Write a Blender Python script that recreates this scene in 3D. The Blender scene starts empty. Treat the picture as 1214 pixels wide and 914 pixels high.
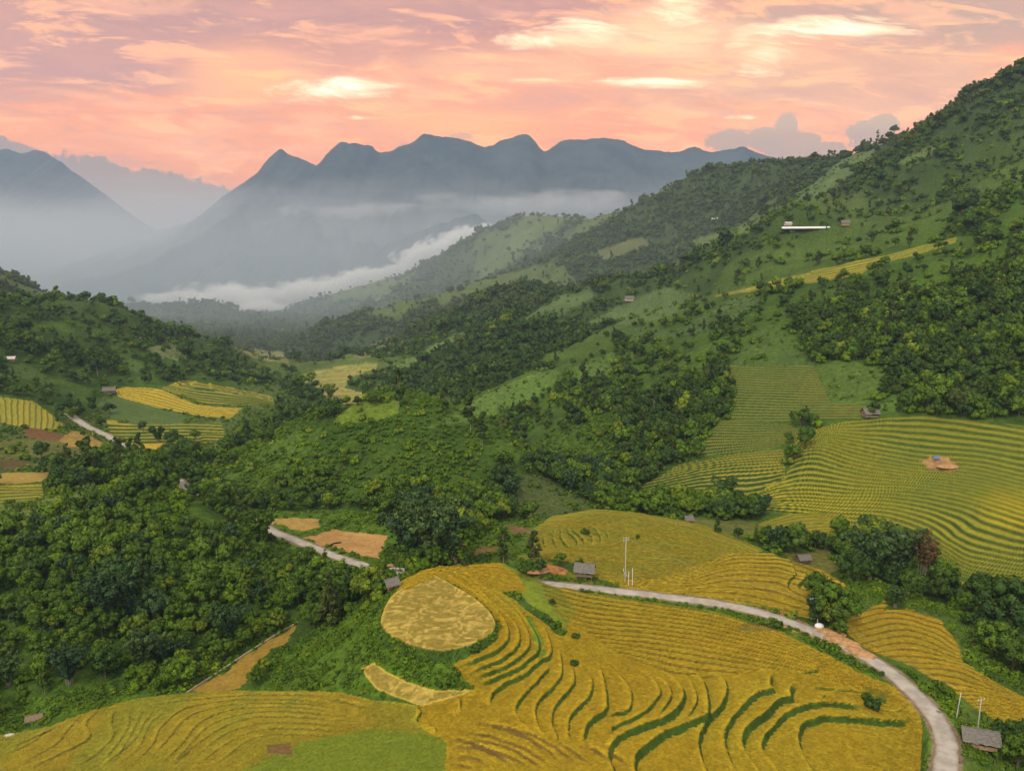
import math, random
import numpy as np
rng = np.random.default_rng(7)
random.seed(7)

# ------------------------------------------------------------------ camera model
F, CX, CY, VH = 900.0, 607.0, 457.0, 300.0
PITCH = math.atan((CY - VH) / F)
CP, SP = math.cos(PITCH), math.sin(PITCH)

def ray(u, v):
    X = (np.asarray(u, float) - CX) / F
    Z = -(np.asarray(v, float) - CY) / F
    return X, CP + SP * Z, -SP + CP * Z

def at_d(u, v, D):
    x, y, z = ray(u, v)
    return x / y * D, D, z / y * D

def at_z(u, v, z0):
    x, y, z = ray(u, v)
    return x / z * z0, y / z * z0, z0

def project(x, y, z):
    dep = y * CP - z * SP
    up = y * SP + z * CP
    return CX + F * x / dep, CY - F * up / dep

# ------------------------------------------------------------------ noise
def _hash(ix, iy, seed):
    h = (ix * 374761393 + iy * 668265263 + seed * 1442695041) & 0xFFFFFFFF
    h = ((h ^ (h >> 13)) * 1274126177) & 0xFFFFFFFF
    return ((h ^ (h >> 16)) & 0xFFFF) / 65535.0

def vnoise(x, y, seed=0):
    x = np.asarray(x, float); y = np.asarray(y, float)
    ix = np.floor(x).astype(np.int64); iy = np.floor(y).astype(np.int64)
    fx = x - ix; fy = y - iy
    fx = fx * fx * fx * (fx * (fx * 6 - 15) + 10); fy = fy * fy * fy * (fy * (fy * 6 - 15) + 10)
    a = _hash(ix, iy, seed); b = _hash(ix + 1, iy, seed)
    c = _hash(ix, iy + 1, seed); d = _hash(ix + 1, iy + 1, seed)
    return (a * (1 - fx) + b * fx) * (1 - fy) + (c * (1 - fx) + d * fx) * fy * 1.0

def fbm(x, y, oct=4, seed=0, gain=.5):
    s = 0; a = 1; t = 0
    for o in range(oct):
        s = s + a * (vnoise(x, y, seed + o * 17) * 2 - 1); t += a
        a *= gain; x = x * 2.03 + 11.3; y = y * 2.03 - 7.1
    return s / t

def ss(e0, e1, x):
    t = np.clip((x - e0) / (e1 - e0), 0, 1)
    return t * t * (3 - 2 * t)

# ------------------------------------------------------------------ land form
# (u, v, z): where the ground lies and how high it is, read off the photograph's scale
ZP = [
 # road
 (1117,914,-94),(1122,880,-94),(1100,842,-94),(1040,785,-93.8),(960,745,-93.6),(850,715,-93.4),(720,698,-93.3),(650,687,-95),
 (470,682,-100.5),(400,662,-104),(330,632,-106),(165,542,-115),(100,505,-116.5),
 # near terraces
 (600,880,-95.2),(530,905,-95.4),(700,860,-95),(760,890,-96),(850,850,-95.8),(930,860,-97),(1020,880,-97.6),(1080,900,-97.4),
 (900,800,-95),(1000,790,-94.4),(800,740,-93.6),(700,740,-91.6),(650,760,-90.8),(620,805,-92),(1060,830,-95.4),(800,1000,-99),(1000,1000,-99),(1200,960,-96),(1350,900,-98),
 (750,705,-93.4),(680,700,-92),(640,690,-91),
 # knoll
 (519,725,-86.9),(455,735,-87),(519,777,-87),(586,748,-87),(500,686,-87),(560,690,-87.4),(590,700,-87.8),(612,760,-89),
 (540,672,-89),(600,672,-90),(480,690,-88.5),(440,720,-90.5),
 (480,806,-90.6),(550,818,-91),(435,792,-91),
 (430,840,-94.5),(420,865,-95.5),(300,875,-98.5),(180,880,-100),(60,890,-102.5),(5,875,-105),(300,960,-98),(100,1000,-102),
 (400,790,-98),(420,760,-95),(390,740,-101),(370,800,-101),(340,815,-103.5),(330,770,-106.5),
 # gully and the strip field
 (300,785,-107),(345,748,-106.6),(240,818,-107.2),(130,830,-107.8),(30,848,-109),(-80,880,-110),(380,715,-105),
 # wooded hill at left
 (100,800,-106),(5,800,-107),(200,780,-106),(100,745,-103.5),(250,740,-104),(5,740,-103.5),(330,700,-104),
 (100,700,-100.5),(200,690,-101),(5,690,-100),(100,640,-96),(5,632,-97),(70,610,-97),(150,578,-92),(200,575,-92.5),(270,602,-97.5),(300,640,-104),(370,690,-105),
 (340,600,-107),(80,592,-100.5),(30,572,-104),(20,540,-108),(60,548,-108),(-120,600,-98),
 # flat fields left of centre
 (350,620,-106.3),(410,643,-105.6),(460,655,-104.5),(440,610,-107),(370,605,-108),
 (560,650,-100),(600,640,-101.5),(505,670,-98),
 # golden mound and gully beyond
 (740,690,-93.5),(740,650,-94.2),(720,612,-92.5),(660,625,-95),(800,622,-93),(800,680,-93.6),(900,700,-94),(900,660,-94.8),(985,692,-97),(850,640,-94),
 (950,720,-95),(650,660,-95),(620,650,-99),
 (850,600,-106),(960,640,-108),(1040,662,-109.5),(1100,690,-111),(910,622,-105.5),(780,592,-108),(720,590,-110),
 (1050,727,-96.5),(1080,760,-95.5),(1150,800,-96.8),(1200,850,-97.6),(1163,870,-95.6),(1180,740,-106),(1214,790,-104),(1130,710,-109),(1300,800,-106),
 # terraces at right
 (1100,640,-107),(1200,690,-112),(1214,620,-104),(1130,585,-100),(1000,600,-105),(900,580,-105),(800,580,-107),(1050,545,-97),
 (1214,500,-88),(1100,497,-91),(960,515,-97),(850,545,-103),(930,440,-74),(880,435,-77),(1000,470,-83),(890,500,-92),(1300,560,-98),(1340,480,-84),
 # valley left
 (140,458,-113),(300,497,-122),(200,530,-118.5),(230,485,-117),(30,500,-106),(5,480,-100),(90,525,-111),(60,440,-96),(130,425,-102),(5,420,-78),(-200,420,-70),(-150,500,-95),
 (330,480,-127),(390,465,-137),(400,450,-141),(340,430,-157),(350,400,-165),(300,385,-185),(230,380,-190),(100,380,-185),
 (440,440,-150),(520,440,-140),
]
# (u, v, D): the centre hill and other places set by distance
DP = [
 (250,560,350),(300,532,380),(350,502,388),(400,480,394),(440,466,400),(480,466,402),(530,480,397),(590,510,382),(630,542,366),(670,579,343),(705,603,318),
 (460,552,340),(360,562,340),(560,564,340),(460,505,372),(380,522,365),(540,520,368),(640,600,322),(300,590,325),(460,610,300),(560,615,296),
 (1050,440,500),(1150,440,510),(1214,430,540),
]
# points hidden behind crests, as (u of azimuth, D, z)
HP = [
 (300,450,-120),(400,480,-126),(460,480,-124),(530,470,-124),(600,450,-122),(680,400,-118),(740,350,-113),
 (560,240,-97),(500,235,-100),(450,225,-101),(620,235,-97),(720,300,-104),(820,295,-105),(900,262,-104),(980,235,-105),
 (5,330,-104),(100,330,-103),(180,340,-105),(250,320,-106),
 (560,560,-127),(640,560,-124),(700,500,-118),(760,450,-113),(820,420,-109),(700,420,-115),
 (480,700,-140),(560,800,-140),(650,800,-125),(420,1200,-160),(500,1500,-150),(600,2500,-170),(400,2500,-195),(250,3200,-215),(100,3000,-210),(-100,2500,-180),(-300,1500,-120),
 (800,900,-90),(900,1000,-80),(1100,1000,-60),(1300,1000,-40),(1500,600,-60),(1500,300,-100),(-400,600,-60),(-500,250,-95),(-500,120,-105),
 (0,5000,-230),(600,5000,-230),(1200,5000,-200),(300,9000,-300),(900,9000,-300),(0,14000,-420),(600,14000,-420),(1200,14000,-420),(-500,9000,-300),(-300,5000,-240),(1500,9000,-300),(300,75,-92),(900,75,-94),(600,75,-93),(1500,100,-98),(600,100,-94),
]
_pts = [at_z(u, v, z) for u, v, z in ZP] + [at_d(u, v, D) for u, v, D in DP] + [((u - CX) / F * D / 1.0, D, z) for u, D, z in HP]
_P = np.array(_pts, float)

def _key(x, y):
    return np.stack([x / y * 1.0, np.log(y) * .55], -1)

def _tps(r2):
    return np.where(r2 > 1e-14, .5 * r2 * np.log(np.maximum(r2, 1e-14)), 0)

def rbf_fit(K, val, lam=1e-5):
    n = len(K)
    d2 = ((K[:, None] - K[None]) ** 2).sum(-1)
    A = np.zeros((n + 3, n + 3)); A[:n, :n] = _tps(d2) + lam * np.eye(n)
    A[:n, n] = 1; A[:n, n + 1:] = K; A[n, :n] = 1; A[n + 1:, :n] = K.T
    return K, np.linalg.lstsq(A, np.concatenate([val, np.zeros(3)]), rcond=None)[0]

def rbf_eval(fit, Q):
    K, w = fit; n = len(K)
    out = np.empty(len(Q))
    for i in range(0, len(Q), 20000):
        q = Q[i:i + 20000]
        d2 = ((q[:, None] - K[None]) ** 2).sum(-1)
        out[i:i + 20000] = _tps(d2) @ w[:n] + w[n] + q @ w[n + 1:]
    return out

_fit = rbf_fit(_key(_P[:, 0], _P[:, 1]), _P[:, 2] / _P[:, 1], 3e-6)

# ridges: crest (u, v, D) ..., slope towards the camera, slope away, rounding in metres
RIDGES = [
 ([(1700,-160,860),(1450,-30,920),(1300,40,950),(1214,88,985),(1160,118,1040),(1100,152,1120),(1040,176,1200),(985,190,1290),(920,193,1380),(840,203,1480),(790,234,1580),(735,251,1720),(690,262,1850),(660,256,2020),(620,256,2150),(560,286,2250),(480,324,2350),(400,347,2500),(330,368,2650),(280,392,2800),(200,420,2950)], .60, .6, 20),
 ([(800,262,1500),(730,280,1450),(690,292,1430),(642,311,1400),(595,326,1380),(547,342,1350),(470,364,1320),(405,388,1300),(350,424,1300)], .40, .45, 14),
 ([(1000,250,1000),(900,290,950),(800,325,930),(700,352,900),(600,380,880),(520,405,870),(460,432,860)], .36, .30, 14),
 ([(1600,60,600),(1400,150,610),(1214,240,615),(1130,285,620),(1060,302,630),(1000,314,640),(930,330,655),(850,350,670),(790,372,680),(730,395,680),(690,408,665)], .42, .42, 9),
 ([(760,410,640),(700,432,610),(640,440,590),(585,466,570),(530,492,540),(495,512,520)], .5, .5, 8),
 ([(-500,150,900),(-200,260,950),(5,332,1050),(50,364,1100),(112,388,1180),(150,404,1250),(200,424,1350)], .45, .5, 12),
 ([(-400,240,650),(-200,290,700),(5,356,740),(27,374,750),(68,398,760),(135,416,790),(203,430,820),(250,442,840),(310,458,840)], .38, .4, 10),
 ([(40,400,2500),(125,378,2400),(152,361,2350),(203,361,2300),(251,357,2250),(290,375,2200),(330,400,2150)], .35, .4, 15),
]

def seg_dist(x, y, P):
    """distance to polyline P (n,2), and interpolated parameter (index + t), and side (+ left)"""
    best = np.full(x.shape, 1e18); par = np.zeros(x.shape); side = np.zeros(x.shape)
    for i in range(len(P) - 1):
        ax, ay = P[i]; bx, by = P[i + 1]; dx, dy = bx - ax, by - ay
        L2 = dx * dx + dy * dy + 1e-12
        t = np.clip(((x - ax) * dx + (y - ay) * dy) / L2, 0, 1)
        ex = x - ax - t * dx; ey = y - ay - t * dy
        d = ex * ex + ey * ey
        m = d < best
        best = np.where(m, d, best); par = np.where(m, i + t, par)
        side = np.where(m, np.sign(dx * (y - ay) - dy * (x - ax)), side)
    return np.sqrt(best), par, side

def smax(a, b, k):
    h = np.clip(.5 + .5 * (a - b) / k, 0, 1)
    return b * (1 - h) + a * h + k * h * (1 - h)

def height_base(x, y, zb=None):
    sh = x.shape; x = x.ravel(); y = y.ravel()
    z = (rbf_eval(_fit, _key(x, y)) * y) if zb is None else zb.ravel()
    # distort the ground plan of the far slopes so that spurs and gullies appear
    amp = ss(420, 900, y)
    nx_ = fbm(x / 260, y / 260, 3, 5); ny_ = fbm(x / 260, y / 260, 3, 9); sp = fbm(x / 130, y / 130, 4, 21); sp2 = fbm(x / 45, y / 45, 3, 23)
    for crest, sf, sb, rr in RIDGES:
        C = np.array([at_d(*c) for c in crest])
        zr = np.full(x.shape, -1e9)
        for i in range(len(C) - 1):
            (ax, ay, az), (bx, by, bz) = C[i], C[i + 1]
            dx, dy = bx - ax, by - ay; L2 = dx * dx + dy * dy
            t = np.clip(((x - ax) * dx + (y - ay) * dy) / L2, 0, 1)
            ex = x - ax - t * dx; ey = y - ay - t * dy
            d = np.sqrt(ex * ex + ey * ey)
            k = ss(0, 80, d) * amp
            d = np.sqrt((ex + k * 60 * nx_) ** 2 + (ey + k * 60 * ny_) ** 2)
            s = sf + (sb - sf) * ss(-rr, rr, ey)
            zr = np.maximum(zr, az + (bz - az) * t - s * (np.sqrt(d * d + rr * rr) - rr) + k * (30 * sp + 9 * sp2) * np.clip(d / 150, 0, 1))
        z = smax(zr, z, rr * .9)
    return z.reshape(sh)

def base_grid(X, Y, a, rows):
    """the smooth part is fitted on every fifth row and column and filled in between"""
    ia = np.unique(np.r_[np.arange(0, len(a), 5), len(a) - 1]); ir = np.unique(np.r_[np.arange(0, len(rows), 5), len(rows) - 1])
    zc = rbf_eval(_fit, _key(X[np.ix_(ir, ia)].ravel(), Y[np.ix_(ir, ia)].ravel())).reshape(len(ir), len(ia))
    t1 = np.array([np.interp(a, a[ia], r) for r in zc])
    lr = np.log(rows)
    out = np.empty(X.shape)
    for j in range(len(a)): out[:, j] = np.interp(lr, lr[ir], t1[:, j])
    return height_base(X, Y, out * Y)

# ------------------------------------------------------------------ the grid: a fan of columns, dense where the camera looks
def make_grid(nc=1500, scale=1.0):
    nc = int(nc / scale)
    a = np.concatenate([np.linspace(-1.7, -.82, 50)[:-1], np.linspace(-.82, .82, nc), np.linspace(.82, 1.7, 50)[1:]])
    def seg(r0, r1, q):
        n = int(math.log(r1 / r0) / (q * scale)); return list(r0 * (r1 / r0) ** (np.arange(n) / n))
    rows = np.array(seg(60, 118, .008) + seg(118, 330, .0021) + seg(330, 640, .0019) + seg(640, 1700, .0048) + seg(1700, 3300, .009) + seg(3300, 9000, .03) + [9000.])
    A, R = np.meshgrid(a, rows)
    return A * R, R.copy(), a, rows

class Picker:
    def __init__(s, a, rows, Z):
        s.a, s.rows, s.Z = a, rows, Z
        s.slope = Z / rows[:, None]
        s.run = np.maximum.accumulate(s.slope, 0)
        s.vis = s.slope >= s.run - 1e-9
    def pick(s, u, v):
        x, y, z = ray(float(u), float(v)); A = x / y; t = z / y
        j = int(np.clip(np.searchsorted(s.a, A), 1, len(s.a) - 1))
        if A - s.a[j - 1] < s.a[j] - A: j -= 1
        col = s.run[:, j]
        i = int(np.searchsorted(col, t))
        if i >= len(col): return None
        if i == 0: i = 1
        f = (t - col[i - 1]) / max(col[i] - col[i - 1], 1e-12)
        D = s.rows[i - 1] + (s.rows[i] - s.rows[i - 1]) * min(max(f, 0), 1)
        return np.array([A * D, D, t * D])
    def ground(s, x, y):
        A = x / y
        j = np.clip(np.searchsorted(s.a, A), 1, len(s.a) - 1); i = np.clip(np.searchsorted(s.rows, y), 1, len(s.rows) - 1)
        fa = np.clip((A - s.a[j - 1]) / (s.a[j] - s.a[j - 1]), 0, 1); fr = np.clip((y - s.rows[i - 1]) / (s.rows[i] - s.rows[i - 1]), 0, 1)
        Z = s.Z
        return (Z[i-1, j-1] * (1 - fa) + Z[i-1, j] * fa) * (1 - fr) + (Z[i, j-1] * (1 - fa) + Z[i, j] * fa) * fr
# ------------------------------------------------------------------ land cover, traced on the land form
def cvt(x0, y0, k):
    return lambda pts: [(x0 + x / k, y0 + y / k) for x, y in pts]
c2, c3, c4 = cvt(600, 720, 4.712), cvt(420, 660, 5.058), cvt(840, 760, 4.856)
c6, c7, c8 = cvt(0, 600, 2.911), cvt(405, 600, 2.911), cvt(809, 600, 2.911)
cm = cvt(620, 590, 4.336)

def smooth_line(P, n=6):
    P = [np.array(p, float) for p in P]
    if len(P) < 3: return [tuple(P[0] + (P[-1] - P[0]) * t) for t in np.linspace(0, 1, 8)]
    Q = [2 * P[0] - P[1]] + P + [2 * P[-1] - P[-2]]
    out = []
    for i in range(1, len(Q) - 2):
        for k in range(n):
            t = k / n
            out.append(tuple(.5 * (2 * Q[i] + (Q[i+1] - Q[i-1]) * t + (2*Q[i-1] - 5*Q[i] + 4*Q[i+1] - Q[i+2]) * t*t + (3*Q[i] - Q[i-1] - 3*Q[i+1] + Q[i+2]) * t**3)))
    out.append(tuple(P[-1]))
    return out

def inside(U, V, poly):
    P = np.array(poly, float)
    m = (U >= P[:, 0].min()) & (U <= P[:, 0].max()) & (V >= P[:, 1].min()) & (V <= P[:, 1].max())
    idx = np.nonzero(m)
    u = U[idx]; v = V[idx]; c = np.zeros(u.shape, bool)
    for i in range(len(P)):
        x1, y1 = P[i - 1]; x2, y2 = P[i]
        if y1 == y2: continue
        c ^= ((y1 > v) != (y2 > v)) & (u < (x2 - x1) * (v - y1) / (y2 - y1) + x1)
    out = np.zeros(U.shape, bool); out[idx] = c
    return out

# embankments: points, riser height, riser half width; the upper side is on the right hand when walking along
K1 = c3([(340,150),(480,112),(600,180),(700,240),(790,310),(840,380),(850,430),(820,490),(750,540),(640,580),(520,597),(400,580),(300,550),(200,500),(155,440),(155,380),(190,290),(250,215)])
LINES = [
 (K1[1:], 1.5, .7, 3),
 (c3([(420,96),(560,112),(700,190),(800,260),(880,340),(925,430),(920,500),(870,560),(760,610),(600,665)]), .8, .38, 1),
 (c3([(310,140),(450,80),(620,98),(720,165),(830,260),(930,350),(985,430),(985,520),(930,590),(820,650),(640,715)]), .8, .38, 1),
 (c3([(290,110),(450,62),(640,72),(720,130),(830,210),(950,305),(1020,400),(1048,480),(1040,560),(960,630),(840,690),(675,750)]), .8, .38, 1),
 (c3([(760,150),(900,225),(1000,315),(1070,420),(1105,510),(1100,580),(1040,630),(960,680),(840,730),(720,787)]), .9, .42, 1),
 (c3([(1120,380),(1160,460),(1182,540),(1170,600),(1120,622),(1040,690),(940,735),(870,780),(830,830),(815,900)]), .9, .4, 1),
 (c7([(415,655),(412,690),(415,722)]), .6, .3, 1),
 (c7([(200,660),(270,700),(262,745),(320,758),(328,785)]), .7, .3, 1),
 (c2([(250,310),(220,370),(120,470),(65,540),(60,590),(90,650),(150,710),(230,760)]), .8, .32, 1),
 (c2([(300,210),(310,290),(315,370),(270,440),(190,520),(165,570),(175,640),(210,710),(260,760)]), .8, .36, 1),
 (c2([(372,300),(388,400),(360,460),(290,540),(262,590),(258,650),(280,710),(290,760)]), .8, .38, 1),
 (c2([(475,370),(488,440),(460,510),(390,580),(355,630),(348,690),(358,750)]), .8, .38, 1),
 (c2([(520,330),(550,400),(565,520),(545,590),(470,640),(440,700),(430,770)]), 1.1, .5, 1),
 (c2([(560,300),(650,390),(695,460),(700,530),(680,580),(620,597),(545,600)]), .8, .35, 1),
 (c2([(700,330),(790,360),(858,460),(850,510),(790,580),(700,630),(620,665),(590,690),(590,725)]), .8, .34, 1),
 (c2([(800,350),(880,400),(925,480),(900,550),(840,625)]), .7, .3, 1),
 (c2([(860,340),(950,400),(995,470),(990,530),(940,600),(880,635),(830,650),(700,695),(630,735),(585,800),(580,850),(600,895),(620,960)]), 1.3, .6, 1),
 (c2([(940,340),(1030,400),(1068,490),(1060,560),(1000,645)]), .7, .3, 1),
 (c2([(1000,330),(1100,400),(1130,480),(1138,570),(1130,625),(1000,665),(880,710),(790,780),(730,840),(725,905),(740,970)]), 1.3, .6, 1),
 (c4([(60,170),(105,230),(112,290),(85,370),(20,440)]) + c2([(1095,720),(1088,800),(1110,880),(1150,960)]), 1.2, .5, 1),
 (c4([(385,180),(365,250),(378,292),(310,305),(240,350),(160,430),(115,510),(105,580),(125,670),(175,770)]), 1.1, .5, 1),
 (c4([(500,235),(482,290),(480,340),(420,350),(340,430),(240,500),(212,560),(220,630),(290,740),(330,800)]), 1.4, .6, 1),
 (c4([(930,385),(780,372),(640,365),(530,385),(450,425),(370,510),(325,570),(320,620),(380,700),(440,790)]), 1.1, .45, 1),
 (c4([(1185,455),(1080,470),(900,455),(700,440),(620,455),(560,480),(530,530),(530,590),(570,680),(640,790)]), 1.2, .5, 1),
 (c4([(930,292),(860,295),(700,275),(510,275)]), .4, .2, 1),
 (c4([(695,280),(635,362)]), .2, .16, 1),
 (c4([(1185,378),(1060,410),(930,385)]), .35, .2, 1),
 (c4([(630,150),(610,175),(480,190)]), .5, .25, 1),
 (c4([(300,200),(300,275)]), .4, .2, 1),
 # fan of low banks at the lower edge
 (c7([(650,905),(600,870),(470,830),(368,832)]), .55, .24, 0),
 (c7([(540,900),(450,865),(362,870)]), .55, .24, 0),
 (c7([(740,905),(640,842),(520,802),(400,790)]), .55, .24, 0),
 (c7([(790,905),(690,832),(560,772),(440,745)]), .55, .24, 0),
 (c7([(880,905),(800,850),(730,815)]), .55, .24, 0),
 (c7([(950,905),(880,850),(830,822)]), .55, .24, 0),
 (c7([(1000,905),(950,860),(900,830)]), .5, .24, 0),
 (c7([(600,905),(540,850),(420,812),(372,812)]), .5, .24, 0),
 (c7([(700,905),(650,872),(560,826),(400,808)]), .5, .24, 0),
 (c7([(470,905),(420,890),(360,888)]), .5, .24, 0),
 (c7([(840,905),(740,838),(620,790),(500,755)]), .5, .24, 0),
 # cut field at the left
 (c6([(1190,700),(1000,680),(810,685),(670,720),(590,790),(490,905)]), .35, .2, 2),
 (c6([(1200,730),(1000,708),(840,718),(720,762),(630,850),(580,905)]), .35, .2, 2),
 (c6([(1230,765),(1000,745),(860,758),(750,800),(650,885)]), .35, .2, 2),
 (c6([(1230,800),(1000,785),(870,800),(780,860),(720,905)]), .3, .2, 2),
 (c6([(500,695),(470,745),(430,830),(370,905)]), .35, .2, 2),
 (c6([(600,692),(520,745),(480,830),(390,905)]), .35, .2, 2),
 (c6([(300,700),(240,770),(180,830),(60,890)]), .35, .2, 2),
 (c6([(200,750),(100,820),(10,860)]), .35, .2, 2),
 (c6([(405,690),(385,740),(390,800),(330,860),(250,905)]), .45, .3, 2),
 (c6([(450,695),(440,760),(400,830),(330,905)]), .4, .22, 2),
 (c6([(545,690),(500,740),(470,800),(400,860),(340,905)]), .4, .22, 2),
 (c6([(1179,690),(1000,670),(800,670),(640,700),(560,760),(520,830),(440,905)]), .4, .2, 2),
 (c6([(1179,718),(1000,692),(820,700),(700,745),(620,830),(540,905)]), .4, .2, 2),
 (c6([(1230,748),(1000,725),(850,735),(740,780),(640,850),(590,905)]), .4, .2, 2),
 (c6([(1230,782),(1000,765),(860,780),(760,830),(660,905)]), .35, .2, 2),
 (c6([(350,690),(300,750),(310,800),(200,860),(100,905)]), .45, .3, 2),
 (c6([(240,740),(120,800),(20,840)]), .4, .25, 2),
 (c6([(1230,662),(900,652),(640,672),(480,692)]), .35, .2, 2),
 (c6([(1300,700),(1200,680),(1100,660)]), .3, .2, 2),
 # golden mound, left end
 (cm([(130,262),(100,212),(118,160)]), .9, .45, 1),
 (cm([(192,272),(150,202),(162,148)]), .9, .45, 1),
 (cm([(246,270),(215,232),(187,182),(202,128)]), .9, .45, 1),
 (cm([(287,262),(272,212),(226,172),(248,118)]), .9, .45, 1),
 (cm([(317,252),(303,212),(255,175),(262,140)]), .9, .42, 1),
 (cm([(352,250),(352,212),(322,165),(290,150)]), .8, .4, 1),
 (cm([(392,245),(397,212),(368,165),(340,150)]), .7, .35, 1),
 (cm([(436,215),(436,200),(410,160)]), .6, .3, 1),
 (cm([(470,230),(510,220),(540,200)]), .4, .2, 0),
 (cm([(540,300),(580,270),(600,240)]), .35, .2, 0),
 (c8([(340,170),(372,190),(392,235),(365,265),(380,300),(430,335)]), .8, .4, 1),
 (c8([(400,200),(432,240),(402,275),(425,300)]), 1.0, .5, 1),
 (c8([(455,215),(488,240),(455,285)]), .9, .4, 1),
 (c8([(495,228),(515,250),(500,275)]), .8, .4, 1),
 (c8([(530,245),(545,265),(535,285)]), .8, .4, 1),
]
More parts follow.
